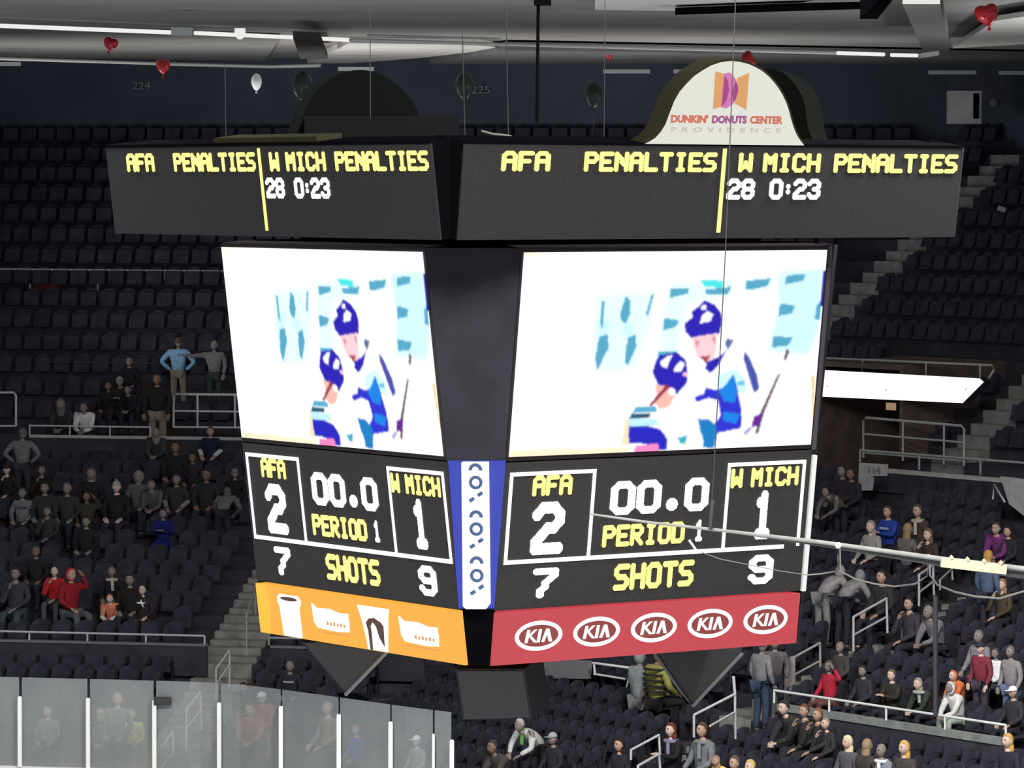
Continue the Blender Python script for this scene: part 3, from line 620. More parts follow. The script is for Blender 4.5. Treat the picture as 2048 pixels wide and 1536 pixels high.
# corner link between the two front penalty displays: side cheeks with a slot
mb = MB(); e0 = G.P(-HWR, 0.0, -.1); e1 = GL2.P(HWR, 0.0, -.1); e2 = GL2.P(HWR, 1.2, -.1); e3 = G.P(-HWR, 1.2, -.1)
kk = (G.n + GL2.n).normalized(); mb.prism([e0 - kk * .5, e1 - kk * .5, e2 - kk * .45, e3 - kk * .45], -kk * .2); obj('corner_link', mb, M_black, board)
mb = MB(); mb.prism([at(884, 330, 55.9), at(915, 330, 55.9), at(905, 455, 56), at(899, 455, 56)], (0, .1, 0)); mb.prism([at(886, 304, 55.9), at(914, 304, 55.9), at(915, 322, 55.9), at(884, 322, 55.9)], (0, .1, 0)); obj('corner_slot', mb, mat('link_grey', (.06, .06, .07), .7), board)
# edge trim on the far right side, pale
F = Face(YAW, RS, Z1); mb = MB(); F.box(mb, HW + .05, HW + .12, 2.88, 4.78, -.06, .0); obj('edge_trim', mb, mat('trim_white', (.85, .86, .82), .5), board)
mb = MB(); F.box(mb, HW + .0, HW + .10, .3, 2.80, -.12, -.02); obj('edge_trim', mb, mat('trim_mauve', (.09, .075, .085), .6), board)
# bracket strip over the left display, where its domed sign is missing
mb = MB(); GL2.box(mb, -1.3, 1.3, -.10, -.02, -.5, -.1); obj('sign_bracket', mb, mat('bracket_olive', (.035, .033, .02), .9, spec=0), board)
# domed signs
DOME = [(-1.30, .0), (-1.22, -.03), (-1.13, -.08), (-1.05, -.16), (-.985, -.26), (-.935, -.40), (-.874, -.56), (-.80, -.68), (-.695, -.79), (-.58, -.89), (-.46, -.96), (-.32, -1.03), (-.169, -1.075), (.0, -1.095), (.15, -1.085), (.289, -1.06), (.41, -1.02), (.519, -.975), (.63, -.91), (.722, -.84), (.82, -.75), (.895, -.665), (.97, -.56), (1.02, -.465), (1.07, -.35), (1.109, -.27), (1.16, -.18), (1.213, -.11), (1.27, -.055), (1.33, .0)]
M_rim = mat('dome_rim_olive', (.024, .022, .014), .8, spec=0); M_face = mat('dome_face', srgb(226, 226, 214), emit=.95); M_back = mat('dome_back', (.0035, .004, .0035), .95, spec=.0)
for fi, ang in ((0, YAW), (2, YAW + math.pi / 2), (3, YAW + math.pi)):
    D = Face(ang, RR, ZR + .02); mb = MB()
    D.poly(mb, [(u * 1.035, v * 1.03) for u, v in DOME], -.30, .31); dm = obj('domed_sign', mb, M_rim if fi == 0 else M_back, board)
    if fi == 0:
        dm['label'] = 'white bell shaped sign with orange and pink logo'
        mb = MB(); D.poly(mb, DOME, .012, .012); obj('sign_face', mb, M_face, dm)
        mo = mat('logo_orange', srgb(226, 160, 92), emit=.9); mp = mat('logo_pink', srgb(216, 112, 180), emit=.9); mm = mat('logo_magenta', srgb(165, 45, 125), emit=.9)
        mb = MB(); D.poly(mb, [(-.255, -.955), (-.085, -.92), (-.09, -.50), (-.245, -.465)], .026, .004); D.poly(mb, [(.11, -.875), (.305, -.95), (.305, -.46), (.10, -.545)], .026, .004, 0); D.poly(mb, [(-.245, -.955), (-.085, -.92), (-.09, -.50), (-.24, -.468)], .0262, .004)
        D.poly(mb, [(-.115, -.93), (-.02, -.945), (.07, -.88), (.12, -.80), (.135, -.71), (.12, -.61), (.07, -.53), (-.03, -.475), (-.115, -.49)], .030, .004, 1)
        D.poly(mb, [(-.10, -.905), (-.045, -.84), (-.015, -.72), (-.04, -.58), (-.11, -.50)], .034, .004, 2)
        D.poly(mb, [(.085, -.84), (.13, -.77), (.14, -.70), (.12, -.62), (.075, -.56), (.045, -.70)], .034, .004, 2); obj('logo', mb, [mo, mp, mm], dm)
        mt = mat('sign_text_orange', srgb(214, 110, 84), emit=.85); mt2 = mat('sign_text_purple', srgb(165, 70, 140), emit=.85); mt3 = mat('sign_text_faint', srgb(198, 190, 182), emit=.95)
        def dtext(s, u0, u1, v, size, m, sp=1.0):
            t = text('lettering', s, D.P((u0 + u1) / 2, v, .028), size, m, dm, D.M(), .002, sp, bold=.007 if size > .09 else .002)
            xs = [ (t.matrix_world @ x.co).dot(D.t) for x in t.data.vertices]; wd = max(xs) - min(xs); k = (u1 - u0) / wd
            org = board.location + dm.location; c = D.P((u0 + u1) / 2, v, .028)
            for x in t.data.vertices:
                p = x.co + org - c; a = p.dot(D.t); x.co = c + p + D.t * (a * (k - 1)) - org
        dtext("DUNKIN'", -.92, -.315, -.325, .13, mt); dtext('DONUTS', -.25, .325, -.325, .13, mt2); dtext('CENTER', .375, .925, -.325, .13, mt); dtext('PROVIDENCE', -.905, .915, -.19, .085, mt3, 1.9)
# loudspeakers under the board: each a thing of its own
M_spk = mat('speaker_grille', (.065, .068, .068), .8, noise=.15, scale=60); M_spk2 = mat('speaker_side', (.03, .032, .032), .7); M_edge = mat('speaker_pale_edge', (.25, .26, .24), .6)
def speaker(corners, Y, back, label, edge=None):
    p = [at(x, y, Y + dy) for x, y, dy in corners]; e = empty('loudspeaker', p[0]); tag(e, label, 'loudspeaker', 'loudspeakers under the scoreboard')
    mb = MB(); mb.prism(p, Vector(back)); obj('cabinet', mb, M_spk2, e)
    c = sum(p, Vector()) / len(p); nrm = (p[1] - p[0]).cross(p[2] - p[0]).normalized(); nrm = nrm if nrm.y < 0 else -nrm
    mb = MB(); mb.prism([c + (x - c) * .94 + nrm * .005 for x in p], nrm * .012); obj('grille', mb, M_spk, e)
    mb = MB(); mb.tube([p[0] + Vector((0, .3, 0)), Vector((p[0].x, p[0].y + .3, H - 5.9))], .02); mb.tube([p[1] + Vector((0, .3, 0)), Vector((p[1].x, p[1].y + .3, H - 5.9))], .02); obj('hanging_bracket', mb, M_black, e)
    if edge:
        mb = MB(); mb.tube([p[edge[0]] + nrm * .02, p[edge[1]] + nrm * .02], .028, 6); obj('pale_edge', mb, M_edge, e)
speaker([(603, 1285, 0), (775, 1268, -.5), (775, 1303, -.5), (692, 1389, 0)], 60.6, (.15, .9, .1), 'dark wedge loudspeaker below the orange panel, corner pointing down', (2, 3))
speaker([(911, 1338, 0), (1049, 1338, 0), (1064, 1436, .3), (926, 1440, .3)], 58.4, (.25, .8, .1), 'square grey loudspeaker hanging below the corner of the scoreboard')
speaker([(1300, 1290, 0), (1486, 1290, .4), (1484, 1306, .4), (1384, 1412, .2)], 60.8, (-.15, .9, .1), 'dark wedge loudspeaker below the red panel, corner pointing down', (2, 3))
# hoist cables and the dark hoist pipe
for (x0, y0, x1, y1, Y, r, lb, m) in ((1077, -30, 1074, 245, 60.5, .028, 'thick black hoist pipe running up to the ceiling', M_black), (740, -30, 741, 236, 62, .007, 'thin grey hoist cable above the grey housing', None), (1011, -30, 1017, 285, 60, .008, 'thin hoist cable left of the black hoist pipe', None), (925, 70, 930, 285, 59, .008, 'thin hoist cable over the front corner of the scoreboard', None), (1210, -30, 1208, 285, 61, .006, 'thin hoist cable left of the domed sign', None), (450, 130, 452, 288, 62, .006, 'faint hoist cable at the left display', None)):
    mb = MB(); mb.tube([at(x0, y0, Y), at(x1, y1, Y)], r, 6); tag(obj('hoist_cable', mb, m or mat('cable_grey', (.025, .025, .027), .6), org=mb.v[0]), lb, 'cable', 'hoist cables of the scoreboard')
p = at(1085, 2, 60.5); mb = MB(); mb.box(p, (.24, .24, .12)); tag(obj('hoist_motor', mb, M_black, org=p), 'small black hoist motor at the top of the black pipe', 'hoist')
mb = MB(); mb.tube([at(963, 262, 57), at(985, 268, 57), at(1012, 271, 57), at(1060, 283, 57.5), at(1105, 289, 58)], .018, 6); tag(obj('loose_strap', mb, mat('strap_pale', (.16, .15, .13)), org=mb.v[0]), 'pale loose strap lying on the scoreboard top', 'strap')

# ---------------------------------------------------------------- boom in front of the board with its lamp and cables
boom = empty('lighting_boom', at(1600, 1083, 50)); tag(boom, 'long thin pale boom crossing in front of the scoreboard', 'boom')
bp = [(1180, 1028, 52.5), (1300, 1045, 52), (1470, 1064, 51), (1640, 1084, 50), (1880, 1117, 49), (2120, 1146, 48)]
mb = MB(); mb.tube([at(*q) for q in bp], .013, 8, r2=.030); obj('upper_pole', mb, mat('boom_grey', (.40, .40, .37), .5, noise=.2, scale=3), boom)
mb = MB(); mb.tube([at(x, y + 12 * (x - 1430) / 600 + 1, Y + .1) for x, y, Y in bp[2:]], .008, 8, r2=.045); obj('lower_pole', mb, mat('boom_dark', (.10, .10, .09), .6), boom)
a, b = at(1885, 1125, 48.6), at(2010, 1139, 48.3); mb = MB(); mb.box((a + b) / 2, ((b - a).length, .12, .10), Matrix.Rotation(R(6.4), 3, 'Y')); lb = obj('lamp_housing', mb, mat('lamp_cream', (.75, .70, .48), .6), boom)
mb = MB()
for x in (1903, 1935, 1968, 2002): mb.box(at(x, 1114 + (x - 1903) * .11, 48.4), (.035, .05, .035), Matrix.Rotation(R(45), 3, 'Y'))
obj('clamp', mb, MATS['lamp_cream'], boom)
mb = MB()
for x in (1677, 1856): mb.sphere(at(x, 1091 + (x - 1677) * .135, 49.8), .04)
obj('clamp', mb, MATS['trim_white'], boom)
mb = MB(); mb.tube([at(1472, -20, 50.5), at(1452, 480, 50.8), at(1430, 900, 51), at(1421, 1060, 51.2)], .007, 6); tag(obj('hanging_cable', mb, mat('cable_pale', (.07, .07, .068), .6), org=mb.v[0]), 'long thin vertical cable holding the boom', 'cable')
mb = MB(); mb.tube([at(1426, 1000, 51.1), at(1420, 1060, 51.1)], .03, 8, r2=.02); tag(obj('cable_grip', mb, MATS['cable_pale'], org=mb.v[0]), 'grey cable grip just above the boom', 'cable grip')
mb = MB(); mb.tube([at(x, y, 51) for x, y in ((1378, 1080), (1392, 1100), (1402, 1104))], .016, 6); tag(obj('cable_hook', mb, MATS['trim_white'], org=mb.v[0]), 'small bent hook under the boom', 'hook')
def fest(pts, label, r=.016, m='trim_grey'):
    mb = MB(); mb.tube(pts, r, 6); tag(obj('slack_cable', mb, mat(m, (.22, .22, .20), .6), org=mb.v[0]), label, 'cable', 'slack cables under the boom')
fest([at(x, y, 50.5) for x, y in ((1402, 1104), (1440, 1118), (1500, 1130), (1560, 1142), (1615, 1150))], 'thin slack cable drooping across the score display', .006)
fest([at(x, y, 50) for x, y in ((1615, 1150), (1640, 1148), (1670, 1143), (1677, 1138), (1676, 1108))], 'pale cable end turned up towards the boom', .010)
fest([at(x, y, 49.8) for x, y in ((1680, 1098), (1681, 1142), (1710, 1158), (1750, 1168), (1790, 1173), (1830, 1168), (1855, 1152), (1857, 1115))], 'curved slack cable between the two grips', .011)
fest([at(x, y, 49.5) for x, y in ((1859, 1116), (1860, 1150), (1875, 1170), (1910, 1184), (1950, 1193), (2000, 1197), (2050, 1182), (2090, 1160))], 'longest curved slack cable right of the boom grips', .014)

# ---------------------------------------------------------------- railings
def railing(label, top, posts, lower=(), r=.022, m=None, group=None):
    """top: polyline; posts: (top point, foot point) pairs; lower: further polylines"""
    m = m or M_rail; e = empty('railing', top[0]); tag(e, label, 'railing', group)
    mb = MB(); mb.tube(top, r); obj('top_rail', mb, m, e)
    for l in lower: mb = MB(); mb.tube(l, r * .85); obj('lower_rail', mb, m, e)
    for a, b in posts: mb = MB(); mb.tube([a, b], r * .9); obj('post', mb, m, e)
    return e
def flat_rail(label, px0, px1, d, z0, z1, step, m=None, r=.022, mids=(), low=True):
    i, s0 = path(px0, d); j, s1 = path(px1, d)
    if i != j: s1 = d * TM if i == 0 else s1
    n = max(1, round(abs(s1 - s0) / step)); P = lambda s, z: seg(i, s, d, z)
    ss = [s0 + (s1 - s0) * k / n for k in range(n + 1)]
    return railing(label, [P(s0, z1), P(s1, z1)], [(P(s, z1), P(s, z0)) for s in ss], [[P(s0, z), P(s1, z)] for z in mids], r, m)
M_railw = mat('bright_rail', (.72, .74, .72), .4); M_raild = mat('dull_rail', (.34, .35, .34), .5, noise=.15, scale=8)
flat_rail('long low rail along the wall behind the rink glass', -60, 408, 5.05, 3.02, 3.20, 1.33, M_rail, .024)
flat_rail('short low rail below the orange panel', 537, 612, 5.05, 3.02, 3.19, 1.0, M_raild, .024)
flat_rail('bright sloping rail in front of the crowd, bottom right corner', 1552, 2018, 5.03, 3.02, 3.27, 1.75, M_railw, .026)
flat_rail('long rail over the pale ledge of the middle stand', 58, 300, 16.05, 6.95, 7.2, 1.2, M_rail, .022)
flat_rail('rail along the pale walkway ledge below the exit', 1722, 2090, 16.9, 6.7, 7.05, 2.2, M_raild, .03)
def drop(px, py, d, px2, py2, d2=None): return on(px, py, d), on(px2, py2, d if d2 is None else d2)
D0 = 16.9
def framed(label, x0, x1, yt, yb, d, xs, mids=(), m=None, slope=0.0, r=.03):
    o = lambda x, y: on(x, y + (x - x0) * slope, d)
    pts = [o(x0, yb), o(x0, yt + 6), o(x0 + 5, yt), o(x1 - 5, yt), o(x1, yt + 6), o(x1, yb)]
    return railing(label, pts, [(o(x, yt), o(x, yb)) for x in xs], [[o(x0, yy), o(x1, yy)] for yy in mids], r, m)
framed('looped rail at the left edge of the picture', -60, 32, 785, 852, D0, [-20], (852,), M_rail)
framed('looped rail left of the left video screen', 347, 520, 788, 854, D0, [395, 470], (822, 854), M_rail, .01)
framed('rail round the exit opening below the lit sign', 1727, 1928, 835, 915, D0, [1806, 1888], (868, 905), M_raild, .085)
railing('rail on top of the lit sign over the exit', [on(1640, 716, 17.6), on(1985, 730, 17.6), on(1988, 740, 17.6), on(1972, 765, 17.6)], [(on(x, 716 + (x - 1640) * .041, 17.6), on(x, 744 + (x - 1640) * .041, 17.6)) for x in (1725, 1852, 1960)], [], .028, M_raild)
# long rail of the upper stand with its grey cloth skirt
i0, sA = path(-60, 22.9); sB = path(470, 22.9)[1]
zr = lambda s, y: on(px_of(seg(0, s, 22.9, 10))[0], y, 22.9).z
P = lambda x, y: on(x, y, 22.9)
railing('long pale rail crossing the upper stand', [P(-60, 538), P(470, 543)], [(P(x, 540), P(x, 560)) for x in (62, 130, 262, 328, 392)] + [(P(196, 540), P(196, 618)), (P(60, 540), P(60, 612))], [], .033, M_rail)
mb = MB(); xs = [-60 + 22 * k for k in range(25)]
for a, b in zip(xs, xs[1:]):
    mb.prism([P(a, 551), P(b, 551), P(b, 600), P(a, 600)], N1 * .02)
tag(obj('rail_skirt', mb, mat('skirt_grey', (.028, .030, .036), .9, noise=.3, scale=2), org=mb.v[0]), 'dark grey cloth skirt hanging under the upper rail', 'cloth')
mb = MB(); q = [P(64, 548), P(128, 548), P(120, 583), P(100, 578), P(84, 582), P(70, 572)]; mb.prism([v - N1 * .06 for v in q], N1 * .02); tag(obj('hanging_cloth', mb, mat('cloth_dull_red', (.13, .03, .03), .9), org=q[0]), 'dull red cloth hung over the upper rail', 'cloth')
# thin rust handrail line
mb = MB(); mb.tube([on(100, 724, 19.3), on(345, 728, 19.3)], .018, 6); tag(obj('thin_rail', mb, mat('rust_rail', (.07, .04, .04), .7), org=mb.v[0]), 'thin rust coloured rail beside the person in light blue', 'railing')
# lower stand handrails
def hand(label, feet, tops, mids=None, m=None, r=.024, d=None):
    """handrail over stair: foot pixels and top pixels of its posts"""
    ds = [foot_d(*f) if d is None else d[k] for k, f in enumerate(feet)]
    T = [on(t[0], t[1], dd) for t, dd in zip(tops, ds)]; F_ = [on(f[0], f[1], dd) for f, dd in zip(feet, ds)]
    low = [[on(a[0], a[1], dd) for a, dd in zip(mids, ds)]] if mids else []
    return railing(label, T, list(zip(T, F_)), low, r, m)
hand('stair handrail just above the rink glass', [(432, 1398), (459, 1372)], [(432, 1338), (459, 1300)], [(432, 1368), (459, 1330)], M_rail, d=[3.4, 4.4])
hand('stair handrail seen through the rink glass', [(373, 1500), (403, 1462)], [(373, 1418), (401, 1384)], [(374, 1455), (403, 1418)], M_railw, d=[1.2, 2.2])
hand('lowest stair handrail behind the rink glass', [(313, 1590), (348, 1560)], [(313, 1507), (346, 1463)], [(315, 1545), (348, 1502)], M_railw, d=[.3, 1.2])
hand('faint handrail left of the orange panel', [(493, 1320), (512, 1262)], [(493, 1228), (510, 1180)], None, M_raild, d=[6.0, 8.0])
railing('bent white rail behind the bottom of the red panel', [on(1186, 1326, 5.2), on(1262, 1336, 5.2), on(1251, 1384, 5.2)], [(on(1188, 1326, 5.2), on(1190, 1350, 5.2))], [[on(1188, 1348, 5.2), on(1250, 1358, 5.2)]], .028, M_railw)
hand('tall handrail left of the standing person in grey', [(1388, 1475), (1471, 1478)], [(1388, 1430), (1470, 1388)], [(1420, 1452), (1470, 1424)], M_rail, .028, d=[2.6, 3.6])
railing('thin pole above the tall handrail', [on(1467, 1352, 3.7), on(1470, 1390, 3.7)], [], [], .03, M_rail)
hand('handrail by the dark haired person in navy', [(1262, 1520), (1320, 1510)], [(1262, 1500), (1318, 1470)], None, M_rail, .026, d=[1.2, 2.0])
hand('lowest handrail at the bottom edge', [(1276, 1560), (1322, 1560)], [(1276, 1532), (1318, 1508)], None, M_rail, .028, d=[.4, 1.2])
hand('handrail behind the person in blue jeans', [(1575, 1382), (1641, 1358)], [(1575, 1322), (1640, 1286)], [(1577, 1356), (1640, 1322)], M_raild, .028, d=[6.2, 7.2])
mb = MB(); mb.prism([on(1569, 1318, 6.1), on(1583, 1312, 6.1), on(1583, 1372, 6.1), on(1569, 1376, 6.1)], N2 * .1); tag(obj('grey_board', mb, M_raild, org=mb.v[0]), 'narrow grey panel at the foot of the handrail by the blue jeans', 'panel')
hand('handrail of the stairs above the red jacket', [(1707, 1310), (1775, 1266)], [(1707, 1234), (1773, 1197)], [(1707, 1270), (1773, 1234)], M_rail, .028, d=[7.6, 8.8])
hand('handrail standing behind the slack cables', [(1838, 1212), (1868, 1190)], [(1838, 1150), (1866, 1130)], [(1838, 1185), (1868, 1162)], M_rail, .028, d=[10.2, 11.2])
hand('handrail stub right of the slack cable grips', [(1880, 1180), (1905, 1160)], [(1880, 1160), (1904, 1138)], None, M_raild, .024, d=[10.2, 11.2])
q = [on(1073, 1316, 5.3), on(1178, 1322, 5.3), on(1176, 1358, 5.3), on(1095, 1357, 5.3), on(1078, 1345, 5.3)]
mb = MB(); mb.prism(q, N2 * .08); tag(obj('grey_board', mb, mat('board_grey', (.22, .22, .23), .8), org=q[0]), 'pale grey board under the left end of the red panel', 'board')
mb = MB(); mb.tube([at(1871, 1192, 79), at(1871, 1432, 79)], .045, 8); tag(obj('dark_pole', mb, mat('pole_dark', (.05, .05, .06), .8), org=mb.v[0]), 'thin dark upright pole in front of the seats, below the slack cables', 'pole')
# exit: lit sign, small exit sign, white section sign, pale wall panel
sgn = empty('lit_sign', on(1648, 770, 17.2)); tag(sgn, 'long glowing white sign over the exit opening', 'sign')
q = [on(1640, 740, 17.15), on(1958, 757, 17.15), on(1966, 764, 17.15), on(1924, 806, 17.15), on(1640, 793, 17.15)]
mb = MB(); mb.prism(q, N2 * .2); obj('face', mb, mat('sign_glow', (1, 1, .99), emit=1.6), sgn)
mb = MB(); c = sum(q, Vector()) / 5; mb.prism([c + (v - c) * 1.015 + N2 * .02 for v in q], N2 * .22); obj('housing', mb, M_shell, sgn)
mb = MB()
for x, y in ((1655, 772), (1772, 780), (1932, 778)): p = on(x, y, 17.1); mb.box(p, (.05, .02, .02), Matrix.Rotation(.7 if x < 1900 else -.9, 3, 'Y'))
obj('scuff', mb, M_raild, sgn)
p = on(1782, 813, 17.9); mb = MB(); mb.box(p, (.30, .06, .17), Matrix.Rotation(-TH2, 3, 'Z')); tag(obj('exit_sign', mb, mat('exit_sign_pale', srgb(214, 178, 140), emit=.45), org=p), 'small pale orange sign hanging inside the exit', 'sign')
q = [on(1718, 926, 15.0), on(1770, 929, 15.0), on(1768, 952, 15.0), on(1742, 952, 15.0), on(1739, 981, 15.0), on(1716, 981, 15.0)]
mb = MB(); mb.prism(q, N2 * .1); ws = obj('section_sign', mb, M_ledge, org=q[0]); tag(ws, 'pale L shaped section sign at the end of the walkway', 'sign')
MW = Matrix.Rotation(-TH2, 3, 'Z') @ Matrix.Rotation(R(90), 3, 'X')
text('number', '114', on(1747, 940, 14.97), .24, mat('sign_number_grey', (.22, .22, .20)), ws, MW, xs=1.3)
q = [on(2000, 953, 15.0), on(2075, 962, 15.0), on(2075, 1045, 15.0), on(2048, 1032, 15.0), on(2018, 1008, 15.0)]
mb = MB(); mb.prism(q, N2 * .12); tag(obj('stair_side_panel', mb, M_ledge, org=q[0]), 'pale triangular wall panel at the right edge', 'panel')
railing('short bright rail beside the pale triangular panel', [on(1986, 998, 14.9), on(1988, 968, 14.9), on(2010, 1005, 14.9)], [], [], .024, M_rail)
p = on(2003, 418, 25); mb = MB(); mb.box(p, (.2, .1, .12), Matrix.Rotation(.3, 3, 'Y')); tag(obj('paper_bag', mb, M_ledge, org=p), 'small white bag left on an upper seat', 'bag')

# ---------------------------------------------------------------- balloons on the ceiling
def balloon(px, py, Y, w_, h_, m, label, heart=True, tilt=0.0, tail=.5):
    p = at(px, py, Y); e = empty('balloon', p); tag(e, label, 'balloon', None)
    def fn(q):
        if heart:
            z = q.z; x = q.x
            z2 = z + .28 * abs(x) * (1 if z > -.2 else 0) - (.22 if z > .6 else 0) * (1 - abs(x)) ; k = 1.0 if z > 0 else max(.05, 1 - (-z) ** 1.6 * .75)
            return Vector((x * k, q.y * .8, z2))
        k = 1 - .22 * max(0, -q.z); return Vector((q.x * k, q.y * k, q.z))
    mb = MB(); mb.sphere(p, (w_, w_ * .8, h_), 16, 12, 0, fn)
    M = Matrix.Rotation(tilt, 3, 'Y'); mb.v = [tuple(p + M @ (Vector(v) - p)) for v in mb.v]; obj('skin', mb, m, e)
    k = p + M @ Vector((0, 0, -h_ * 1.02)); mb = MB(); mb.tube([k, k + Vector((.0, 0, -.06))], .02, 6, r2=.035); obj('knot', mb, m, e)
    mb = MB(); mb.tube([k, k + Vector((.02, 0, -tail * .4)), k + Vector((-.02, 0, -tail))], .004, 4); obj('string', mb, mat('string_pale', (.12, .12, .12)), e)
M_bred = mat('balloon_red', (.52, .015, .03), .2, spec=.6); M_bred2 = mat('balloon_dull_red', (.36, .02, .02), .25, spec=.5); M_bw = mat('balloon_white', (.85, .86, .9), .3); M_bg = mat('balloon_dark_green', (.035, .055, .045), .35)
balloon(221, 88, 100, .17, .16, M_bred, 'bright red balloon against the grey ceiling, top left', tilt=.3, tail=.3)
balloon(326, 133, 104, .17, .20, M_bred2, 'dull red heart balloon before the dark wall, top left', tail=.2)
balloon(1218, 110, 108, .11, .11, M_bred2, 'small red balloon high up left of the domed sign', tilt=-.4, tail=.05)
balloon(1496, 121, 90, .19, .16, M_bred2, 'red balloon peeking over the domed sign', tilt=1.1, tail=.05)
balloon(1974, 30, 76, .21, .21, M_bred, 'large red balloon in the top right corner', tilt=-.2, tail=.05)
balloon(513, 164, 104, .13, .21, M_bw, 'white oval balloon before the dark wall', False, tail=.1)
balloon(604, 172, 100, .24, .34, M_bg, 'dark green balloon right of the white balloon', False, tail=.9)
balloon(929, 172, 100, .22, .32, M_bg, 'dark green balloon beside the number 225', False, tail=1.1)
balloon(1187, 190, 102, .22, .32, mat('balloon_dim_green', (.02, .03, .03), .4), 'dimmest green balloon left of the domed sign', False, tail=.6)

# ---------------------------------------------------------------- seats
def seat_parts(open_):
    back = MB(); pan = MB(); arm = MB(); leg = MB()
    n = 6
    for k in range(n):                                  # curved backrest shell, front faces -Y
        a0, a1 = -.5 + k / n, -.5 + (k + 1) / n
        f = lambda a, z: Vector((a * .44, .30 - .10 * (4 * a * a) * .5 + (z - .4) * .18 + .02, z))
        q = [f(a0, .40), f(a1, .40), f(a1, .86 - .10 * (abs(a1) * 2) ** 3), f(a0, .86 - .10 * (abs(a0) * 2) ** 3)]
        back.prism(q, (0, .035, 0))
    if open_: pan.box((0, .06, .42), (.43, .42, .05)); pan.box((0, -.14, .41), (.42, .05, .07))
    else: pan.box((0, .16, .58), (.42, .06, .36), Matrix.Rotation(R(-14), 3, 'X')); pan.box((0, .11, .43), (.40, .10, .05))
    for s in (-1, 1):
        arm.box((s * .238, .10, .62), (.035, .34, .03)); leg.prism([(s * .242 - .012, .28, .0), (s * .242 - .012, .20, 0), (s * .242 - .012, .12, .60), (s * .242 - .012, .26, .60)], (.024, 0, 0))
    return back, pan, arm, leg
def make_seat(open_):
    e = empty('arena_seat'); b, p, a, l = seat_parts(open_)
    obj('backrest', b, M_seat, e, local=True); obj('seat_pan', p, M_seat, e, local=True); obj('armrests', a, M_seatframe, e, local=True); obj('frame', l, M_seatframe, e, local=True)
    return e
def hidden(x, y):
    return (435 < x < 1660 and 480 < y < 925) or (510 < x < 1605 and 900 < y < 1285) or (215 < x < 1920 and 290 < y < 478)
spots = []
for (d, z, dep, t) in ROWS:
    if t == 'W': continue
    for i in (0, 1):
        s0, s1 = ((S_MIN, d * TM - .3) if i == 0 else (-d * TM + .3, 24))
        s = s0 + .3
        while s < s1 - .2:
            ok = all(not (a[0] == i and abs(s - a[1]) < a[2] + .3 and a[3] - .1 <= d < a[4] - .1) for a in aisles)
            if i == 1 and t == 'C' and z < 8.7 and PORT[0] - .5 < s < PORT[1] + .5: ok = False
            if t == 'B' and d > 13 and i == 1 and (1690 < px_of(seg(i, s, d + .4, z))[0] < 1790 or px_of(seg(i, s, d + .4, z))[0] > 1970): ok = False
            if d == 5.15 or (d + .1 > 17.3 and d < 17.4): pass
            Pn = seg(i, s, d + .42, z); e = px_of(Pn + Vector((0, 0, .6)))
            if ok and -420 < e[0] < 2420 and e[1] < 1750 and e[1] > 200 and not (d in (0.0,) and i == 0 and False): spots.append((Pn, i, e, math.hypot(Pn.x, Pn.y), d))
            s += .52

# ---------------------------------------------------------------- people
def skin_mesh(V, E, rad, root, sub=1):
    me = bpy.data.meshes.new('t'); bm = bmesh.new(); L = bm.verts.layers.skin.verify(); vs = [bm.verts.new(v) for v in V]
    for a, b in E: bm.edges.new((vs[a], vs[b]))
    for k, v in enumerate(vs): v[L].radius = (rad[k] if hasattr(rad[k], '__len__') else (rad[k], rad[k])); v[L].use_root = (k == root)
    bm.to_mesh(me); bm.free(); o = bpy.data.objects.new('t', me); C.objects.link(o)
    o.modifiers.new('s', 'SKIN').use_smooth_shade = True
    if sub: o.modifiers.new('b', 'SUBSURF').levels = sub
    bpy.context.view_layer.update(); r = bpy.data.meshes.new_from_object(o.evaluated_get(bpy.context.evaluated_depsgraph_get()))
    bpy.data.objects.remove(o); vv = [tuple(x.co) for x in r.vertices]; ff = [tuple(p.vertices) for p in r.polygons]
    bpy.data.meshes.remove(r); return vv, ff
def chain(names, J): return [J[n] for n in names]
SIT = dict(pel=(0, 0, .55), wai=(0, .03, .72), che=(0, .03, .96), nck=(0, .015, 1.11), hed=(0, -.005, 1.17),
           shL=(.17, .03, 1.05), elL=(.24, -.02, .80), wrL=(.14, -.27, .66), shR=(-.17, .03, 1.05), elR=(-.24, -.02, .80), wrR=(-.14, -.27, .66),
           hiL=(.09, -.02, .53), knL=(.13, -.43, .53), anL=(.13, -.42, .10), toL=(.14, -.56, .05), hiR=(-.09, -.02, .53), knR=(-.13, -.43, .53), anR=(-.13, -.42, .10), toR=(-.14, -.56, .05))
STA = dict(pel=(0, 0, .95), wai=(0, .0, 1.10), che=(0, .01, 1.34), nck=(0, .0, 1.50), hed=(0, -.02, 1.56),
           shL=(.19, .0, 1.44), elL=(.25, .02, 1.17), wrL=(.23, -.10, .95), shR=(-.19, .0, 1.44), elR=(-.25, .02, 1.17), wrR=(-.23, -.10, .95),
           hiL=(.09, 0, .92), knL=(.11, -.02, .50), anL=(.12, .03, .09), toL=(.13, -.12, .04), hiR=(-.09, 0, .92), knR=(-.11, -.02, .50), anR=(-.12, .03, .09), toR=(-.13, -.12, .04))
def pose(base, **k): J = dict(base); J.update(k); return J
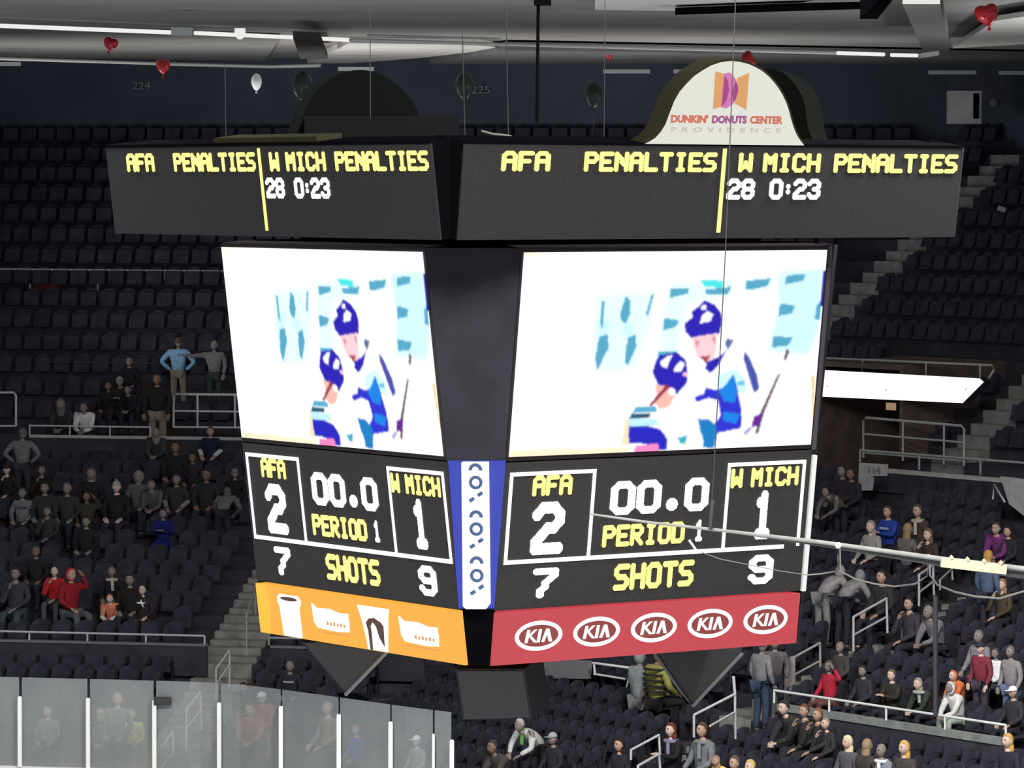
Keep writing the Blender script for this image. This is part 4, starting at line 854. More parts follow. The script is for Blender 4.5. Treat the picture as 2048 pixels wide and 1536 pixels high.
POSES = {
 'rest': (pose(SIT), 1.29),
 'lean': (pose(SIT, wai=(0, -.02, .72), che=(0, -.12, .93), nck=(0, -.21, 1.04), hed=(0, -.26, 1.08), shL=(.17, -.15, 1.00), shR=(-.17, -.15, 1.00), elL=(.17, -.33, .70), elR=(-.17, -.33, .70), wrL=(.05, -.48, .64), wrR=(-.05, -.48, .64)), 1.20),
 'chin': (pose(SIT, elR=(-.19, -.22, .72), wrR=(-.06, -.20, 1.02), wrL=(.05, -.28, .64)), 1.29),
 'clap': (pose(SIT, elL=(.22, -.10, .82), elR=(-.22, -.10, .82), wrL=(.05, -.30, .88), wrR=(-.05, -.30, .88)), 1.29),
 'armup': (pose(SIT, elL=(.34, -.02, 1.02), wrL=(.20, -.06, 1.24)), 1.29),
 'stand': (pose(STA), 1.68),
 'hips': (pose(STA, elL=(.38, .05, 1.20), wrL=(.17, -.02, 1.00), elR=(-.38, .05, 1.20), wrR=(-.17, -.02, 1.00)), 1.68),
 'point': (pose(STA, elR=(-.42, -.12, 1.40), wrR=(-.66, -.22, 1.43)), 1.68),
 'bend': (pose(STA, wai=(0, -.07, 1.06), che=(0, -.28, 1.20), nck=(0, -.42, 1.24), hed=(0, -.48, 1.26), shL=(.18, -.34, 1.25), shR=(-.18, -.34, 1.25), elL=(.26, -.42, .98), elR=(-.30, -.42, 1.00), wrL=(.14, -.60, .86), wrR=(-.14, -.60, .86)), 1.34),
}
def add_hand(mb, wr, el, mi=0):
    wr = Vector(wr); d = (wr - Vector(el)).normalized(); side = d.cross(Vector((0, 0, 1)))
    side = side.normalized() if side.length > .1 else Vector((1, 0, 0)); up = side.cross(d)
    V = [wr, wr + d * .05]; rad = [.026, (.034, .020)]; E = [(0, 1)]
    for k, (o, L) in enumerate(((-.030, .062), (-.010, .072), (.010, .068), (.029, .052))):
        b = len(V); V += [wr + d * .085 + side * o, wr + d * (.085 + L * .55) + side * o * 1.15 - up * .008, wr + d * (.085 + L) + side * o * 1.2 - up * .024]; rad += [.010, .009, .008]; E += [(1, b), (b, b + 1), (b + 1, b + 2)]
    s = 1 if wr.x < 0 else -1
    b = len(V); V += [wr + d * .035 + side * .038 * s, wr + d * .075 + side * .058 * s - up * .012]; rad += [.012, .009]; E += [(0, b), (b, b + 1)]
    v, f = skin_mesh(V, E, rad, 0, 0); mb.add(v, f, mi, True)
def build_pose(J):
    body = MB(); n = ['pel', 'wai', 'che', 'nck', 'hed', 'shL', 'elL', 'wrL', 'shR', 'elR', 'wrR', 'hiL', 'knL', 'anL', 'toL', 'hiR', 'knR', 'anR', 'toR']
    ix = {k: i for i, k in enumerate(n)}
    ed = [('pel', 'wai'), ('wai', 'che'), ('che', 'nck'), ('nck', 'hed'), ('che', 'shL'), ('shL', 'elL'), ('elL', 'wrL'), ('che', 'shR'), ('shR', 'elR'), ('elR', 'wrR'), ('pel', 'hiL'), ('hiL', 'knL'), ('knL', 'anL'), ('anL', 'toL'), ('pel', 'hiR'), ('hiR', 'knR'), ('knR', 'anR'), ('anR', 'toR')]
    rb = dict(pel=(.12, .09), wai=(.11, .085), che=(.13, .10), nck=.05, hed=.055, sh=.05, el=.036, wr=.026, hi=.075, kn=.05, an=.035, to=.03)
    v, f = skin_mesh([J[k] for k in n], [(ix[a], ix[b]) for a, b in ed], [rb.get(k, rb.get(k[:2])) for k in n], 0); body.add(v, f, 0, True)
    add_hand(body, J['wrL'], J['elL']); add_hand(body, J['wrR'], J['elR'])
    h = Vector(J['hed']) + Vector((0, -.012, .105))
    def face(q):
        x, y, z = q
        if z < 0: k = 1 - .30 * z * z; x *= k; y = y * (1 - .12 * z * z)
        if y < -.8 and abs(x) < .22 and -.35 < z < .15: y -= .16
        return Vector((x, y, z))
    body.sphere(h, (.075, .092, .115), 16, 12, 0, face)
    for s in (-1, 1):
        body.sphere(h + Vector((s * .076, .008, -.005)), (.012, .018, .028), 6, 5, 0); body.sphere(h + Vector((s * .029, -.083, .015)), (.012, .008, .007), 6, 4, 1)
        body.box(h + Vector((s * .029, -.086, .034)), (.032, .008, .006), mi=1)
    body.box(h + Vector((0, -.085, -.052)), (.040, .010, .009), mi=2)
    top = MB(); n2 = ['pel', 'wai', 'che', 'nck', 'shL', 'elL', 'wrL', 'shR', 'elR', 'wrR']; ix2 = {k: i for i, k in enumerate(n2)}
    rt = dict(pel=(.165, .125), wai=(.155, .12), che=(.165, .125), nck=.072, sh=.082, el=.058, wr=.042)
    v, f = skin_mesh([J[k] for k in n2], [(ix2[a], ix2[b]) for a, b in ed if a in ix2 and b in ix2], [rt.get(k, rt.get(k[:2])) for k in n2], 0); top.add(v, f, 0, True)
    tr = MB(); n3 = ['pel', 'hiL', 'knL', 'anL', 'hiR', 'knR', 'anR']; ix3 = {k: i for i, k in enumerate(n3)}
    rr = dict(pel=(.155, .12), hi=.10, kn=.072, an=.058)
    v, f = skin_mesh([J[k] for k in n3], [(ix3[a], ix3[b]) for a, b in ed if a in ix3 and b in ix3], [rr.get(k, rr.get(k[:2])) for k in n3], 0); tr.add(v, f, 0, True)
    sh = []
    for s in ('L', 'R'):
        a, t = Vector(J['an' + s]), Vector(J['to' + s]); m = MB(); m.sphere((a + t) / 2 + Vector((0, -.01, -.015)), (.052, .135, .045), 10, 6); m.v = [(x, y, max(z, .003)) for x, y, z in m.v]; sh.append(m)
    def hairf(q):
        if q.y < -.25 and q.z < .42: return Vector((q.x, q.y * .35, max(q.z, .2)))
        return q
    hs = {}
    m = MB(); m.sphere(h + Vector((0, .012, .022)), (.084, .098, .110), 14, 10, 0, lambda q: Vector((q.x, (q.y if not (q.y < -.3 and q.z < .45) else -.2), max(q.z, -.35)))); hs['short'] = m
    m = MB(); m.sphere(h + Vector((0, .014, .012)), (.092, .104, .122), 14, 10, 0, lambda q: Vector((q.x, (q.y if not (q.y < -.25 and q.z < .5) else -.15), q.z)))
    m.sphere(h + Vector((0, .05, -.13)), (.095, .055, .15), 12, 8); hs['long'] = m
    m = MB(); m.sphere(h + Vector((0, .008, .035)), (.088, .103, .100), 14, 8, 0, lambda q: Vector((q.x, q.y, max(q.z, 0)))); m.box(h + Vector((0, -.115, .042)), (.12, .09, .012)); hs['cap'] = m
    m = MB(); m.sphere(h + Vector((0, .02, .005)), (.105, .112, .135), 14, 10, 0, lambda q: Vector((q.x, (q.y if not (q.y < -.2 and abs(q.z) < .6) else -.1), q.z))); hs['hood'] = m
    m = MB(); m.sphere(h + Vector((0, .012, .03)), (.082, .098, .095), 14, 8, 0, lambda q: Vector((q.x, q.y, max(q.z, .1)))); m.sphere(h + Vector((0, .004, .13)), .025, 8, 6); hs['knit'] = m
    return body, top, tr, sh, hs
CACHE = {}
def meshes(p):
    if p not in CACHE:
        b, t, l, s, hs = build_pose(POSES[p][0]); mk = lambda n, x: x.mesh(n)
        CACHE[p] = (mk('person', b), mk('top', t), mk('trousers', l), [mk('shoe', x) for x in s], {k: mk('hair', v) for k, v in hs.items()})
    return CACHE[p]
SK = {'f': (.45, .29, .22), 'p': (.62, .45, .37), 'd': (.22, .13, .09), 'g': (.25, .20, .175)}
def cmat(c, rough=.85):
    return mat('cloth_%02d_%02d_%02d' % tuple(int(x * 99) for x in c), c, rough, noise=.18, scale=14)
M_eye = mat('eye_dark', (.02, .015, .01)); M_lip = mat('lip', (.30, .12, .10))
people = []
def person(px, py, pz, label, top, legs=(.02, .02, .03), hair='short', hc=(.03, .02, .015), skin='f', tiers='AB', turn=0.0, extra=None, d=None, back=False, big=1.0, group=None, z=None):
    hh = POSES[pz][1]; sitting = hh < 1.32 and pz != 'bend'; ins = .46 if sitting else .38
    if d is None:
        e, i, s, dd, fz, Y = spot(px, py, hh * 1.1, tiers, ins)
    else:
        i, s = path(px, d); dd = d; fz = z if z is not None else next(r[1] for r in ROWS if r[0] <= d < r[0] + r[2])
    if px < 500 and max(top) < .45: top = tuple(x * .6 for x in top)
    P = seg(i, s, dd, fz + .02); want = at(px, py, P.y).z - P.z; k = max(.95, min(1.24, want / hh)) if big == 1.0 else big
    th = -(TH1, TH2)[i] + turn + (math.pi if back else 0)
    hx = Vector(POSES[pz][0]['hed']); off = Matrix.Rotation(th, 3, 'Z') @ Vector((hx.x * k, hx.y * k, 0)); P.x -= off.x
    body, tm, lm, sm, hm = meshes(pz)
    o = bpy.data.objects.new('person', body.copy() if False else body); C.objects.link(o)
    o.location = P; o.rotation_euler = (0, 0, th); o.scale = (k * 1.1, k * .93, k)
    tag(o, label, 'person', group)
    if not body.materials:
        for m in (mat('skin_f', SK['f'], .6), M_eye, M_lip): body.materials.append(m)
    if not o.material_slots[0].link == 'OBJECT': o.material_slots[0].link = 'OBJECT'
    o.material_slots[0].material = mat('skin_' + skin, SK[skin], .6)
    def ch(n, me, m):
        if not me.materials: me.materials.append(m)
        c = bpy.data.objects.new(n, me); C.objects.link(c); c.parent = o; c.material_slots[0].link = 'OBJECT'; c.material_slots[0].material = m; return c
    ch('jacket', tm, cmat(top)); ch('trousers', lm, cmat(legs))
    for m in sm: ch('shoe', m, cmat((.03, .03, .03)))
    if hair != 'bald': ch({'short': 'hair', 'long': 'hair', 'cap': 'cap', 'hood': 'hood', 'knit': 'knit_hat'}[hair], hm[hair], cmat(hc))
    if extra:
        J = POSES[pz][0]; c = Vector(J['che'])
        for (nm, kind, col) in extra:
            mb = MB(); m = cmat(col)
            if kind == 'scarf': mb.tube([Vector(J['nck']) + Vector((.11 * math.cos(a), .10 * math.sin(a) - .01, -.02)) for a in [R(20 * k) for k in range(19)]], .034, 8); mb.tube([c + Vector((.03, -.13, .12)), c + Vector((.05, -.15, -.12))], .035, 8)
            elif kind == 'stripes':
                for q in range(5): mb.tube([Vector((.205 * math.cos(a), .170 * math.sin(a), c.z + .10 - q * .085)) + Vector((c.x, c.y - .0, 0)) for a in [R(20 * k) for k in range(19)]], .020, 6)
            elif kind == 'star':
                F0 = c + Vector((0, -.145, .0)); pts = [F0 + Vector((math.sin(R(36 * k)) * (.11 if k % 2 == 0 else .045), 0, math.cos(R(36 * k)) * (.11 if k % 2 == 0 else .045))) for k in range(10)]; mb.prism(pts, (0, -.012, 0))
            elif kind == 'band': mb.box(c + Vector((0, -.135, -.01)), (.22, .02, .045))
            elif kind == 'numeral':
                F0 = c + Vector((0, .14, .0)); mb.box(F0 + Vector((0, 0, .0)), (.05, .02, .2)); mb.box(F0 + Vector((0, 0, .1)), (.14, .02, .04))
            elif kind == 'sleeves':
                for s_ in 'LR':
                    a, b = Vector(J['el' + s_]), Vector(J['wr' + s_]); mb.tube([a, (a + b) / 2, a + (b - a) * .93], .060, 10, r2=.048)
            elif kind == 'open': mb.prism([c + Vector((-.05, -.13, .12)), c + Vector((.05, -.13, .12)), c + Vector((.04, -.15, -.18)), c + Vector((-.04, -.15, -.18))], (0, -.012, 0))
            elif kind == 'bag': mb.sphere(c + Vector((.0, -.28, -.22)), (.16, .11, .13), 12, 8)
            q = mb.mesh(nm); q.materials.append(m); x = bpy.data.objects.new(nm, q); C.objects.link(x); x.parent = o
    people.append((P.copy(), i, sitting, dd)); return o
W_, G_, DG, BK, NV_, RD = (.70, .70, .70), (.26, .26, .27), (.07, .07, .08), (.018, .018, .022), (.015, .02, .06), (.50, .02, .03)
UP = 'BW'
person(356, 684, 'hips', 'standing person in a light blue shirt, hands on hips, high in the left stand', (.20, .38, .58), (.20, .17, .14), tiers='C', hc=(.08, .06, .05), skin='g', back=True)
person(428, 690, 'point', 'standing person in a long pale grey top reaching out an arm beside the left screen', (.28, .27, .27), (.03, .04, .04), tiers='C', hc=(.2, .18, .16), skin='g')
person(314, 757, 'stand', 'standing person in a black jacket and khaki trousers by the looped rail', (.022, .02, .022), (.20, .17, .13), tiers='WC', hc=(.03, .02, .02), skin='d')
person(239, 762, 'clap', 'dark dressed person with pale hair sitting left of the khaki trousers', BK, tiers='C', hc=(.22, .20, .19), skin='g', hair='cap')
person(258, 722, 'rest', 'dim seated person with raised pale hand above the others in the upper stand', BK, tiers='C', hc=(.05, .05, .05), skin='g')
person(122, 806, 'lean', 'dark dressed person with grey hair leaning forward behind the ledge rail', (.035, .04, .035), tiers='WC', hc=(.13, .12, .11), skin='g', hair='long')
person(168, 813, 'lean', 'person in a white sweater leaning on the ledge rail', (.62, .62, .62), tiers='WC', hc=(.06, .05, .04), skin='g')
person(216, 816, 'rest', 'dim seated person right of the white sweater', BK, tiers='C', skin='d')
person(256, 824, 'lean', 'dim person with pale hands behind the ledge rail', (.03, .022, .025), tiers='C', skin='g')
person(44, 866, 'hips', 'broad person in a grey sweatshirt under the looped rail at the left edge', (.26, .25, .26), (.04, .04, .05), hc=(.14, .13, .12), skin='g', back=True)
person(312, 864, 'lean', 'person in dark grey leaning over clasped hands below the ledge', (.07, .065, .07), hc=(.20, .19, .18), skin='g', hair='long')
person(350, 893, 'rest', 'dim seated person between the ledge and the navy jersey', (.03, .025, .03), skin='d')
person(420, 862, 'rest', 'person in a navy jersey with white sleeves below the looped rail', NV_, hc=(.06, .03, .03), skin='f', extra=[('sleeve', 'sleeves', (.55, .55, .6))])
person(12, 938, 'chin', 'dark dressed person with a bright pale face at the left edge', BK, skin='p', hair='cap', hc=(.03, .03, .04))
person(82, 940, 'chin', 'dark dressed person with hand at the chin, below the grey sweatshirt', BK, skin='g', hc=(.1, .09, .08))
person(181, 946, 'rest', 'dim person with round brownish grey hair in the left crowd', (.03, .025, .025), hair='long', hc=(.12, .10, .09), skin='g')
person(43, 985, 'rest', 'person in a grey hooded top in the left crowd', (.24, .24, .25), hc=(.08, .07, .06), skin='g', extra=[('logo', 'band', (.05, .05, .08))])
person(88, 974, 'rest', 'dim person right of the grey hooded top', (.04, .035, .04), skin='g')
person(133, 976, 'rest', 'dark dressed person with grey hair, elbow up, in the left crowd', (.04, .035, .035), hc=(.16, .15, .14), skin='g')
person(172, 992, 'armup', 'person in dull olive brown with a raised arm in the left crowd', (.06, .055, .035), skin='d')
person(232, 972, 'rest', 'dark dressed person with the palest face of the middle crowd', BK, skin='p', hair='knit', hc=(.3, .3, .3))
person(276, 952, 'rest', 'person in a faded grey hoodie in the left crowd', (.17, .165, .165), hair='hood', hc=(.19, .18, .18), skin='g')
person(303, 968, 'lean', 'person in grey bending forward beside the faded hoodie', (.14, .135, .135), hc=(.1, .09, .09), skin='g')
person(352, 958, 'rest', 'dim person with two pale hands right of the faded hoodie', (.04, .045, .04), hc=(.05, .05, .04), skin='g', extra=[('sleeve', 'sleeves', (.22, .21, .21))])
person(384, 914, 'rest', 'dim dark haired person below the navy jersey', (.03, .03, .035), skin='d')
person(412, 948, 'rest', 'dim person beneath the navy jersey, nearly lost in shadow', (.03, .035, .04), skin='d')
person(469, 946, 'rest', 'pale faced person tight beside the score display edge', BK, skin='g', hair='cap', hc=(.18, .17, .17))
person(452, 990, 'bend', 'bending person in grey beside the lower left display', (.20, .22, .20), hc=(.1, .1, .1), skin='g', back=True)
person(325, 1026, 'clap', 'person in royal blue with pale hands in front of the face', (.012, .016, .20), (.012, .016, .16), hc=(.04, .03, .03), skin='g')
person(93, 1022, 'chin', 'dark dressed person with pale forearms, third row of the left crowd', (.05, .05, .05), hc=(.05, .04, .04), skin='g')
person(171, 1042, 'rest', 'dim person with only a small pale face showing', BK, skin='g')
person(70, 1102, 'rest', 'dim person in black above the left red jacket', BK, skin='d', hc=(.10, .10, .08))
person(29, 1146, 'chin', 'person in dark blue grey with hand at the face, left edge', (.055, .065, .075), (.05, .06, .065), skin='g', hc=(.03, .03, .03))
person(107, 1142, 'chin', 'bald person in a red jacket with hands before the mouth', RD, (.09, .10, .11), 'bald', skin='p')
person(141, 1148, 'armup', 'person in a red hooded jacket turned away beside the bald one', (.42, .02, .03), (.09, .10, .11), 'hood', (.42, .02, .03), turn=.9)
person(222, 1142, 'rest', 'person with grey hair and a black and cream patterned top', BK, hair='short', hc=(.10, .10, .10), skin='g', extra=[('scarf', 'scarf', (.45, .42, .36))])
person(258, 1158, 'rest', 'person in black between the patterned top and the white star shirt', (.02, .016, .014), skin='g', hair='short', hc=(.03, .02, .02))
person(283, 1186, 'rest', 'bald person whose dark shirt shows a white star', (.035, .02, .03), (.05, .03, .03), 'bald', skin='p', extra=[('star', 'star', (.75, .74, .74))])
person(219, 1192, 'lean', 'child in an orange and white jersey among the dark group', (.60, .20, .12), (.30, .06, .04), 'short', (.35, .16, .10), skin='p', big=.86, extra=[('sleeve', 'sleeves', (.65, .62, .58))])
person(579, 1332, 'rest', 'person in a black jacket sitting below the orange panel', (.015, .016, .024), hc=(.2, .18, .16), skin='g', extra=[('logo', 'band', (.3, .3, .3))])
person(487, 1372, 'lean', 'dark haired person just above the rust coloured shirt', (.06, .03, .03), tiers='A', skin='f')
person(524, 1392, 'lean', 'person in a rust coloured shirt and white cap by the rink glass', (.36, .11, .06), (.2, .1, .06), 'cap', (.85, .85, .82), skin='p', tiers='A')
person(500, 1415, 'lean', 'second person in a rust coloured shirt behind the rink glass', (.36, .13, .08), tiers='A', hc=(.2, .1, .05), skin='f')
person(233, 1396, 'rest', 'grey figure high behind the second rink glass pane', (.40, .40, .40), tiers='A', hc=(.4, .38, .36), skin='p')
person(92, 1460, 'rest', 'pale figure sitting behind the leftmost full rink glass pane', (.42, .40, .38), tiers='A', hc=(.4, .37, .33), skin='p')
person(200, 1436, 'lean', 'person in grey behind the rink glass, left of the yellow shirt', (.3, .28, .27), tiers='A', hc=(.35, .3, .28), skin='p')
person(262, 1462, 'rest', 'person in a yellow shirt behind the rink glass', (.75, .68, .20), tiers='A', hc=(.3, .3, .28), skin='p')
person(198, 1484, 'rest', 'pink faced person lowest behind the rink glass', (.25, .25, .26), tiers='A', hc=(.5, .4, .36), skin='p')
person(655, 1415, 'rest', 'pale haired person behind the sixth rink glass pane', (.24, .22, .16), tiers='A', hc=(.4, .36, .3), skin='p')
person(712, 1478, 'rest', 'person in royal blue behind the rink glass', (.02, .05, .32), tiers='A', hc=(.25, .18, .12), skin='f')
person(834, 1527, 'rest', 'white capped person low behind the rink glass near the corner', (.3, .28, .24), tiers='A', hair='cap', hc=(.9, .9, .88), skin='p')
# right hand stands
person(1686, 940, 'rest', 'dim face just right of the score display edge', (.03, .02, .03), skin='g', tiers='BW')
person(1704, 946, 'rest', 'dimmer face left of the L shaped sign', BK, skin='d', tiers='BW')
person(1650, 984, 'bend', 'bending person in dull grey at the edge of the score display', (.12, .115, .11), skin='g', tiers='B')
person(1778, 1022, 'clap', 'person in a blue shirt with a pale stripe of lettering', (.02, .05, .30), hc=(.06, .04, .03), skin='f', extra=[('lettering', 'band', (.35, .4, .6))])
person(1838, 1020, 'rest', 'person with a cream scarf over a dark coat', (.05, .035, .03), hc=(.07, .06, .05), skin='f', extra=[('scarf', 'scarf', (.42, .38, .30))])
person(1744, 1052, 'rest', 'person in pale grey left of the blue lettered shirt', (.30, .29, .27), hc=(.3, .26, .24), skin='p', hair='long')
person(1819, 1058, 'rest', 'person with long sandy hair in a brown grey coat', (.13, .12, .11), hair='long', hc=(.26, .19, .10), back=True)
person(1859, 1068, 'chin', 'pale faced person below the cream scarf', (.05, .03, .025), hair='long', hc=(.14, .10, .06), skin='p')
person(1992, 1054, 'lean', 'person in a purple jacket leaning sideways', (.14, .03, .14), (.18, .02, .10), turn=.4, hc=(.08, .04, .05))
person(2019, 1062, 'rest', 'dark haired person in black beside the purple jacket', BK, skin='f')
person(1981, 1112, 'stand', 'person with ginger hair and a blue denim jacket below the lamp box', (.08, .12, .20), (.03, .03, .05), hair='long', hc=(.45, .25, .06), skin='f', back=True)
person(2008, 1168, 'chin', 'pale faced person in brown beside the denim jacket', (.07, .05, .03), hair='long', hc=(.30, .20, .08), skin='p')
person(1690, 1150, 'bend', 'person in a big pale grey coat left of the stair handrail', (.27, .26, .26), (.2, .2, .2), hair='hood', hc=(.27, .26, .26), skin='g', back=True)
person(1730, 1158, 'bend', 'second person in pale grey, behind the big coat', (.23, .22, .22), hair='hood', hc=(.22, .22, .22), skin='g', back=True)
person(1767, 1152, 'rest', 'large faced dark haired person above the slack cable', (.03, .025, .025), skin='f')
person(1822, 1206, 'chin', 'person in dark clothes resting chin on hand by the handrail', (.04, .035, .045), skin='f')
person(1857, 1222, 'lean', 'person in mid grey leaning forward right of the handrail', (.17, .16, .18), skin='g', hc=(.25, .23, .22))
person(1908, 1308, 'lean', 'person in a bright orange hood in the right stand', (.62, .15, .05), hair='hood', hc=(.62, .16, .06), skin='p', big=.82)
person(1962, 1272, 'rest', 'person in pale grey sitting before the seats of the right stand', (.22, .21, .23), hc=(.18, .17, .17), skin='g')
person(1996, 1274, 'rest', 'person in a clean white shirt in the right stand', (.80, .80, .84), (.05, .05, .06), hc=(.07, .07, .07), skin='g', big=.86)
person(1966, 1333, 'stand', 'standing person in a dark red jacket and dark cap', (.20, .03, .05), (.05, .04, .06), 'cap', (.03, .03, .04), skin='p', tiers='B')
person(2026, 1352, 'stand', 'big person in a pale grey hoodie at the right edge', (.24, .22, .23), (.10, .13, .22), hc=(.14, .12, .11), skin='g', tiers='B')
person(2032, 1402, 'rest', 'child in a white cap in front of the big grey hoodie', (.03, .03, .04), hair='cap', hc=(.85, .85, .88), skin='f', tiers='B', d=5.72)
person(1662, 1344, 'armup', 'person in a red jacket with one arm raised behind the bright rail', (.42, .02, .05), (.12, .05, .05), hc=(.10, .09, .06), skin='g', tiers='B', d=5.72)
person(1684, 1340, 'rest', 'sandy haired person behind the raised red arm', (.06, .05, .05), hc=(.20, .18, .12), skin='g', tiers='B')
person(1730, 1366, 'rest', 'person in black with a dim face behind the bright rail', (.03, .03, .033), skin='g', tiers='B', d=5.72)
person(1788, 1376, 'clap', 'pale faced person in a dark coat with a white cuff', (.03, .025, .02), skin='p', hc=(.12, .10, .05), tiers='B', d=5.72)
person(1838, 1384, 'lean', 'fair haired person in dark green with grey gloves', (.03, .04, .03), hair='long', hc=(.30, .27, .20), skin='p', tiers='B', extra=[('scarf', 'scarf', (.35, .37, .35))], d=5.72)
person(1902, 1410, 'lean', 'person in a white hooded coat bent over behind the bright rail', (.62, .62, .60), (.3, .35, .3), hair='hood', hc=(.60, .60, .60), skin='g', tiers='B', d=5.75)
for (x, y, l, sk, hcol) in ((1569, 1412, 'leftmost dark coated person under the bright rail', 'p', (.04, .03, .03)), (1613, 1420, 'dark coated person with folded hands under the bright rail', 'f', (.14, .06, .04)), (1640, 1428, 'red haired person leaning under the bright rail', 'f', (.25, .10, .06)), (1656, 1446, 'fair person lowest of those under the bright rail', 'p', (.30, .25, .20))):
    person(x, y, 'chin' if x != 1569 else 'lean', l, (.03, .025, .025), hc=hcol, skin=sk, tiers='A')
person(1700, 1483, 'rest', 'blonde person in a grey coat near the bottom edge', (.09, .09, .11), hair='long', hc=(.75, .65, .42), skin='p', tiers='A')
person(1740, 1490, 'rest', 'person with long light brown hair seen from behind', (.05, .04, .04), hair='long', hc=(.30, .22, .13), skin='f', tiers='A', back=True)
person(1768, 1500, 'rest', 'person in blue grey with a white scarf at the bottom edge', (.20, .22, .27), hc=(.25, .22, .2), skin='g', tiers='A', extra=[('scarf', 'scarf', (.75, .76, .8))])
person(1814, 1494, 'rest', 'person with orange blonde hair in a brown coat, bottom edge', (.06, .05, .05), hair='long', hc=(.60, .36, .10), skin='p', tiers='A')
person(2022, 1480, 'rest', 'person with an orange blonde ponytail at the end of the bright rail', (.02, .02, .035), hair='long', hc=(.50, .32, .10), skin='p', tiers='A')
person(1242, 1488, 'rest', 'dark haired person in a navy coat with a warm lit face', (.012, .013, .022), hc=(.02, .012, .01), hair='long', skin='f', tiers='A')
person(1345, 1458, 'clap', 'red haired person in black clapping beside the small handrail', (.015, .012, .016), hair='long', hc=(.13, .035, .02), skin='p', tiers='A', extra=[('scarf', 'scarf', (.20, .20, .32))])
person(1408, 1458, 'rest', 'brown haired person in a grey hood behind the yellow jacket', (.16, .17, .18), hc=(.08, .05, .035), skin='f', tiers='A', extra=[('scarf', 'scarf', (.20, .22, .22))])
person(1434, 1470, 'lean', 'child in a yellow jacket with sandy hair', (.75, .58, .16), (.10, .10, .16), hair='long', hc=(.34, .22, .12), skin='f', tiers='A', big=.86)
person(1474, 1524, 'rest', 'brown haired person cut by the bottom edge', (.05, .04, .05), hair='short', hc=(.12, .07, .06), skin='f', tiers='A')
person(1505, 1532, 'rest', 'blonde person cut by the bottom edge', (.05, .05, .06), hair='short', hc=(.55, .42, .15), skin='p', tiers='A')
person(1528, 1290, 'stand', 'tall standing person in a grey sweatshirt and blue jeans', (.20, .20, .21), (.035, .055, .10), hc=(.08, .07, .06), skin='g', back=True, d=5.0, z=2.35)
person(1553, 1300, 'stand', 'person in dull grey right behind the blue jeans', (.12, .11, .11), (.03, .035, .06), skin='g', d=5.6, z=2.5, turn=.8)
person(1283, 1338, 'rest', 'crouching person in a pale grey coat at the bent white rail', (.26, .29, .28), (.16, .17, .16), hair='hood', hc=(.26, .29, .28), skin='g', tiers='A', back=True, big=1.25)
person(1240, 1300, 'rest', 'person in dark crimson behind the bent white rail', (.36, .015, .06), skin='g', tiers='B')
person(1318, 1352, 'rest', 'person in a yellow and black striped shirt turned away', (.30, .28, .08), (.02, .02, .02), hair='short', hc=(.04, .04, .03), skin='d', tiers='A', back=True, big=1.32, extra=[('stripe', 'stripes', (.025, .025, .015))])
person(1038, 1450, 'bend', 'bending person in a white coat over a green shirt', (.55, .57, .56), (.03, .03, .03), hair='short', hc=(.4, .4, .4), skin='g', tiers='A', d=1.2, extra=[('shirt', 'open', (.16, .42, .08))])
person(1108, 1476, 'rest', 'dark dressed person with a pale grey cap beside the white coat', (.02, .02, .022), hair='cap', hc=(.35, .38, .42), skin='g', tiers='A')
person(985, 1490, 'lean', 'person in brown crouching left of the white coat', (.06, .045, .045), hc=(.05, .04, .04), skin='d', tiers='A')

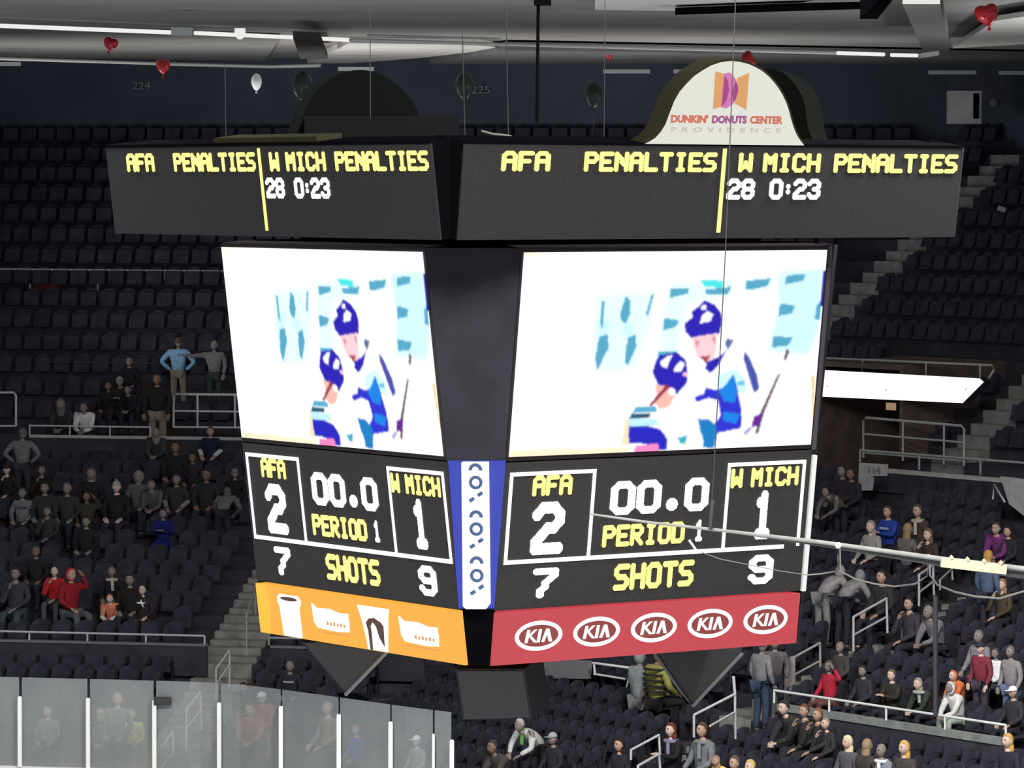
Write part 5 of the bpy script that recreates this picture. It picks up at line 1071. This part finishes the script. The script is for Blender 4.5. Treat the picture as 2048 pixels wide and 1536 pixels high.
# ---------------------------------------------------------------- place the seats: open ones under the people, folded ones elsewhere
sp = []
for (Pn, i, e, dist, d) in spots:
    near = [q for q in people if (q[0] - Pn).length < .55 or (abs((q[0] - Pn).dot((T1, T2)[i])) < .36 and abs(q[0].z - Pn.z) < .1 and (q[0] - Pn).length < .9)]
    if not near: sp.append((Pn, i, e, dist, False))
for (P0, i, sitting, d) in people:
    if sitting:
        q = P0.copy(); q.z -= .02; q += (N1, N2)[i] * .02; e = px_of(q); sp.append((q, i, e, math.hypot(q.x, q.y), True))
vis = [q for q in sp if not hidden(q[2][0], q[2][1]) and -15 < q[2][0] < 2063 and q[2][1] < 1545]
vis.sort(key=lambda q: q[3]); chosen = vis[:298]; ids = {id(q) for q in chosen}
ORD = 'first second third fourth fifth sixth seventh eighth ninth tenth eleventh twelfth thirteenth fourteenth fifteenth sixteenth seventeenth eighteenth nineteenth twentieth'.split() + ['high'] * 20
proto = make_seat(False); proto_o = make_seat(True); used = {False: False, True: False}
for (Pn, i, e, dist, op) in chosen:
    base = proto_o if op else proto
    o = base if not used[op] else copy_tree(base)
    used[op] = True
    o.location = Pn; o.rotation_euler = (0, 0, -(TH1, TH2)[i])
    side = ('left', 'right')[i]; rw = min(range(len(ROWS)), key=lambda k: abs(ROWS[k][1] - Pn.z) + (9 if ROWS[k][3] == 'W' else 0))
    where = (('%s row of the lowest block' % ORD[rw]) if ROWS[rw][3] == 'A' else '%s row above the low rail' % ORD[rw - 6])
    if op: tag(o, 'occupied navy seat, pan down under a spectator, %s, %s stand' % (where, side), 'seat', 'occupied navy seats, %s, %s stand' % (where, side))
    else: tag(o, 'empty navy folding seat, %s, %s stand' % (where, side), 'seat', 'empty navy seats, %s, %s stand' % (where, side))
mb = MB(); B_, P_, A_, L_ = seat_parts(False)
cheap = MB(); cheap.v = B_.v + P_.v; cheap.f = B_.f + [tuple(k + len(B_.v) for k in f) for f in P_.f]
vv = np.array([tuple(v) for v in cheap.v])
for q in sp:
    if id(q) in ids: continue
    Pn, i = q[0], q[1]; a = -(TH1, TH2)[i]; c, s = math.cos(a), math.sin(a); Rm = np.array([[c, -s, 0], [s, c, 0], [0, 0, 1]])
    mb.add((vv @ Rm.T + np.array(Pn)).tolist(), cheap.f)
o = obj('seat_rows', mb, M_seat, org=mb.v[0]); o['kind'] = 'stuff'; o['label'] = 'countless dark navy seats filling the upper rows'; o['category'] = 'seats'
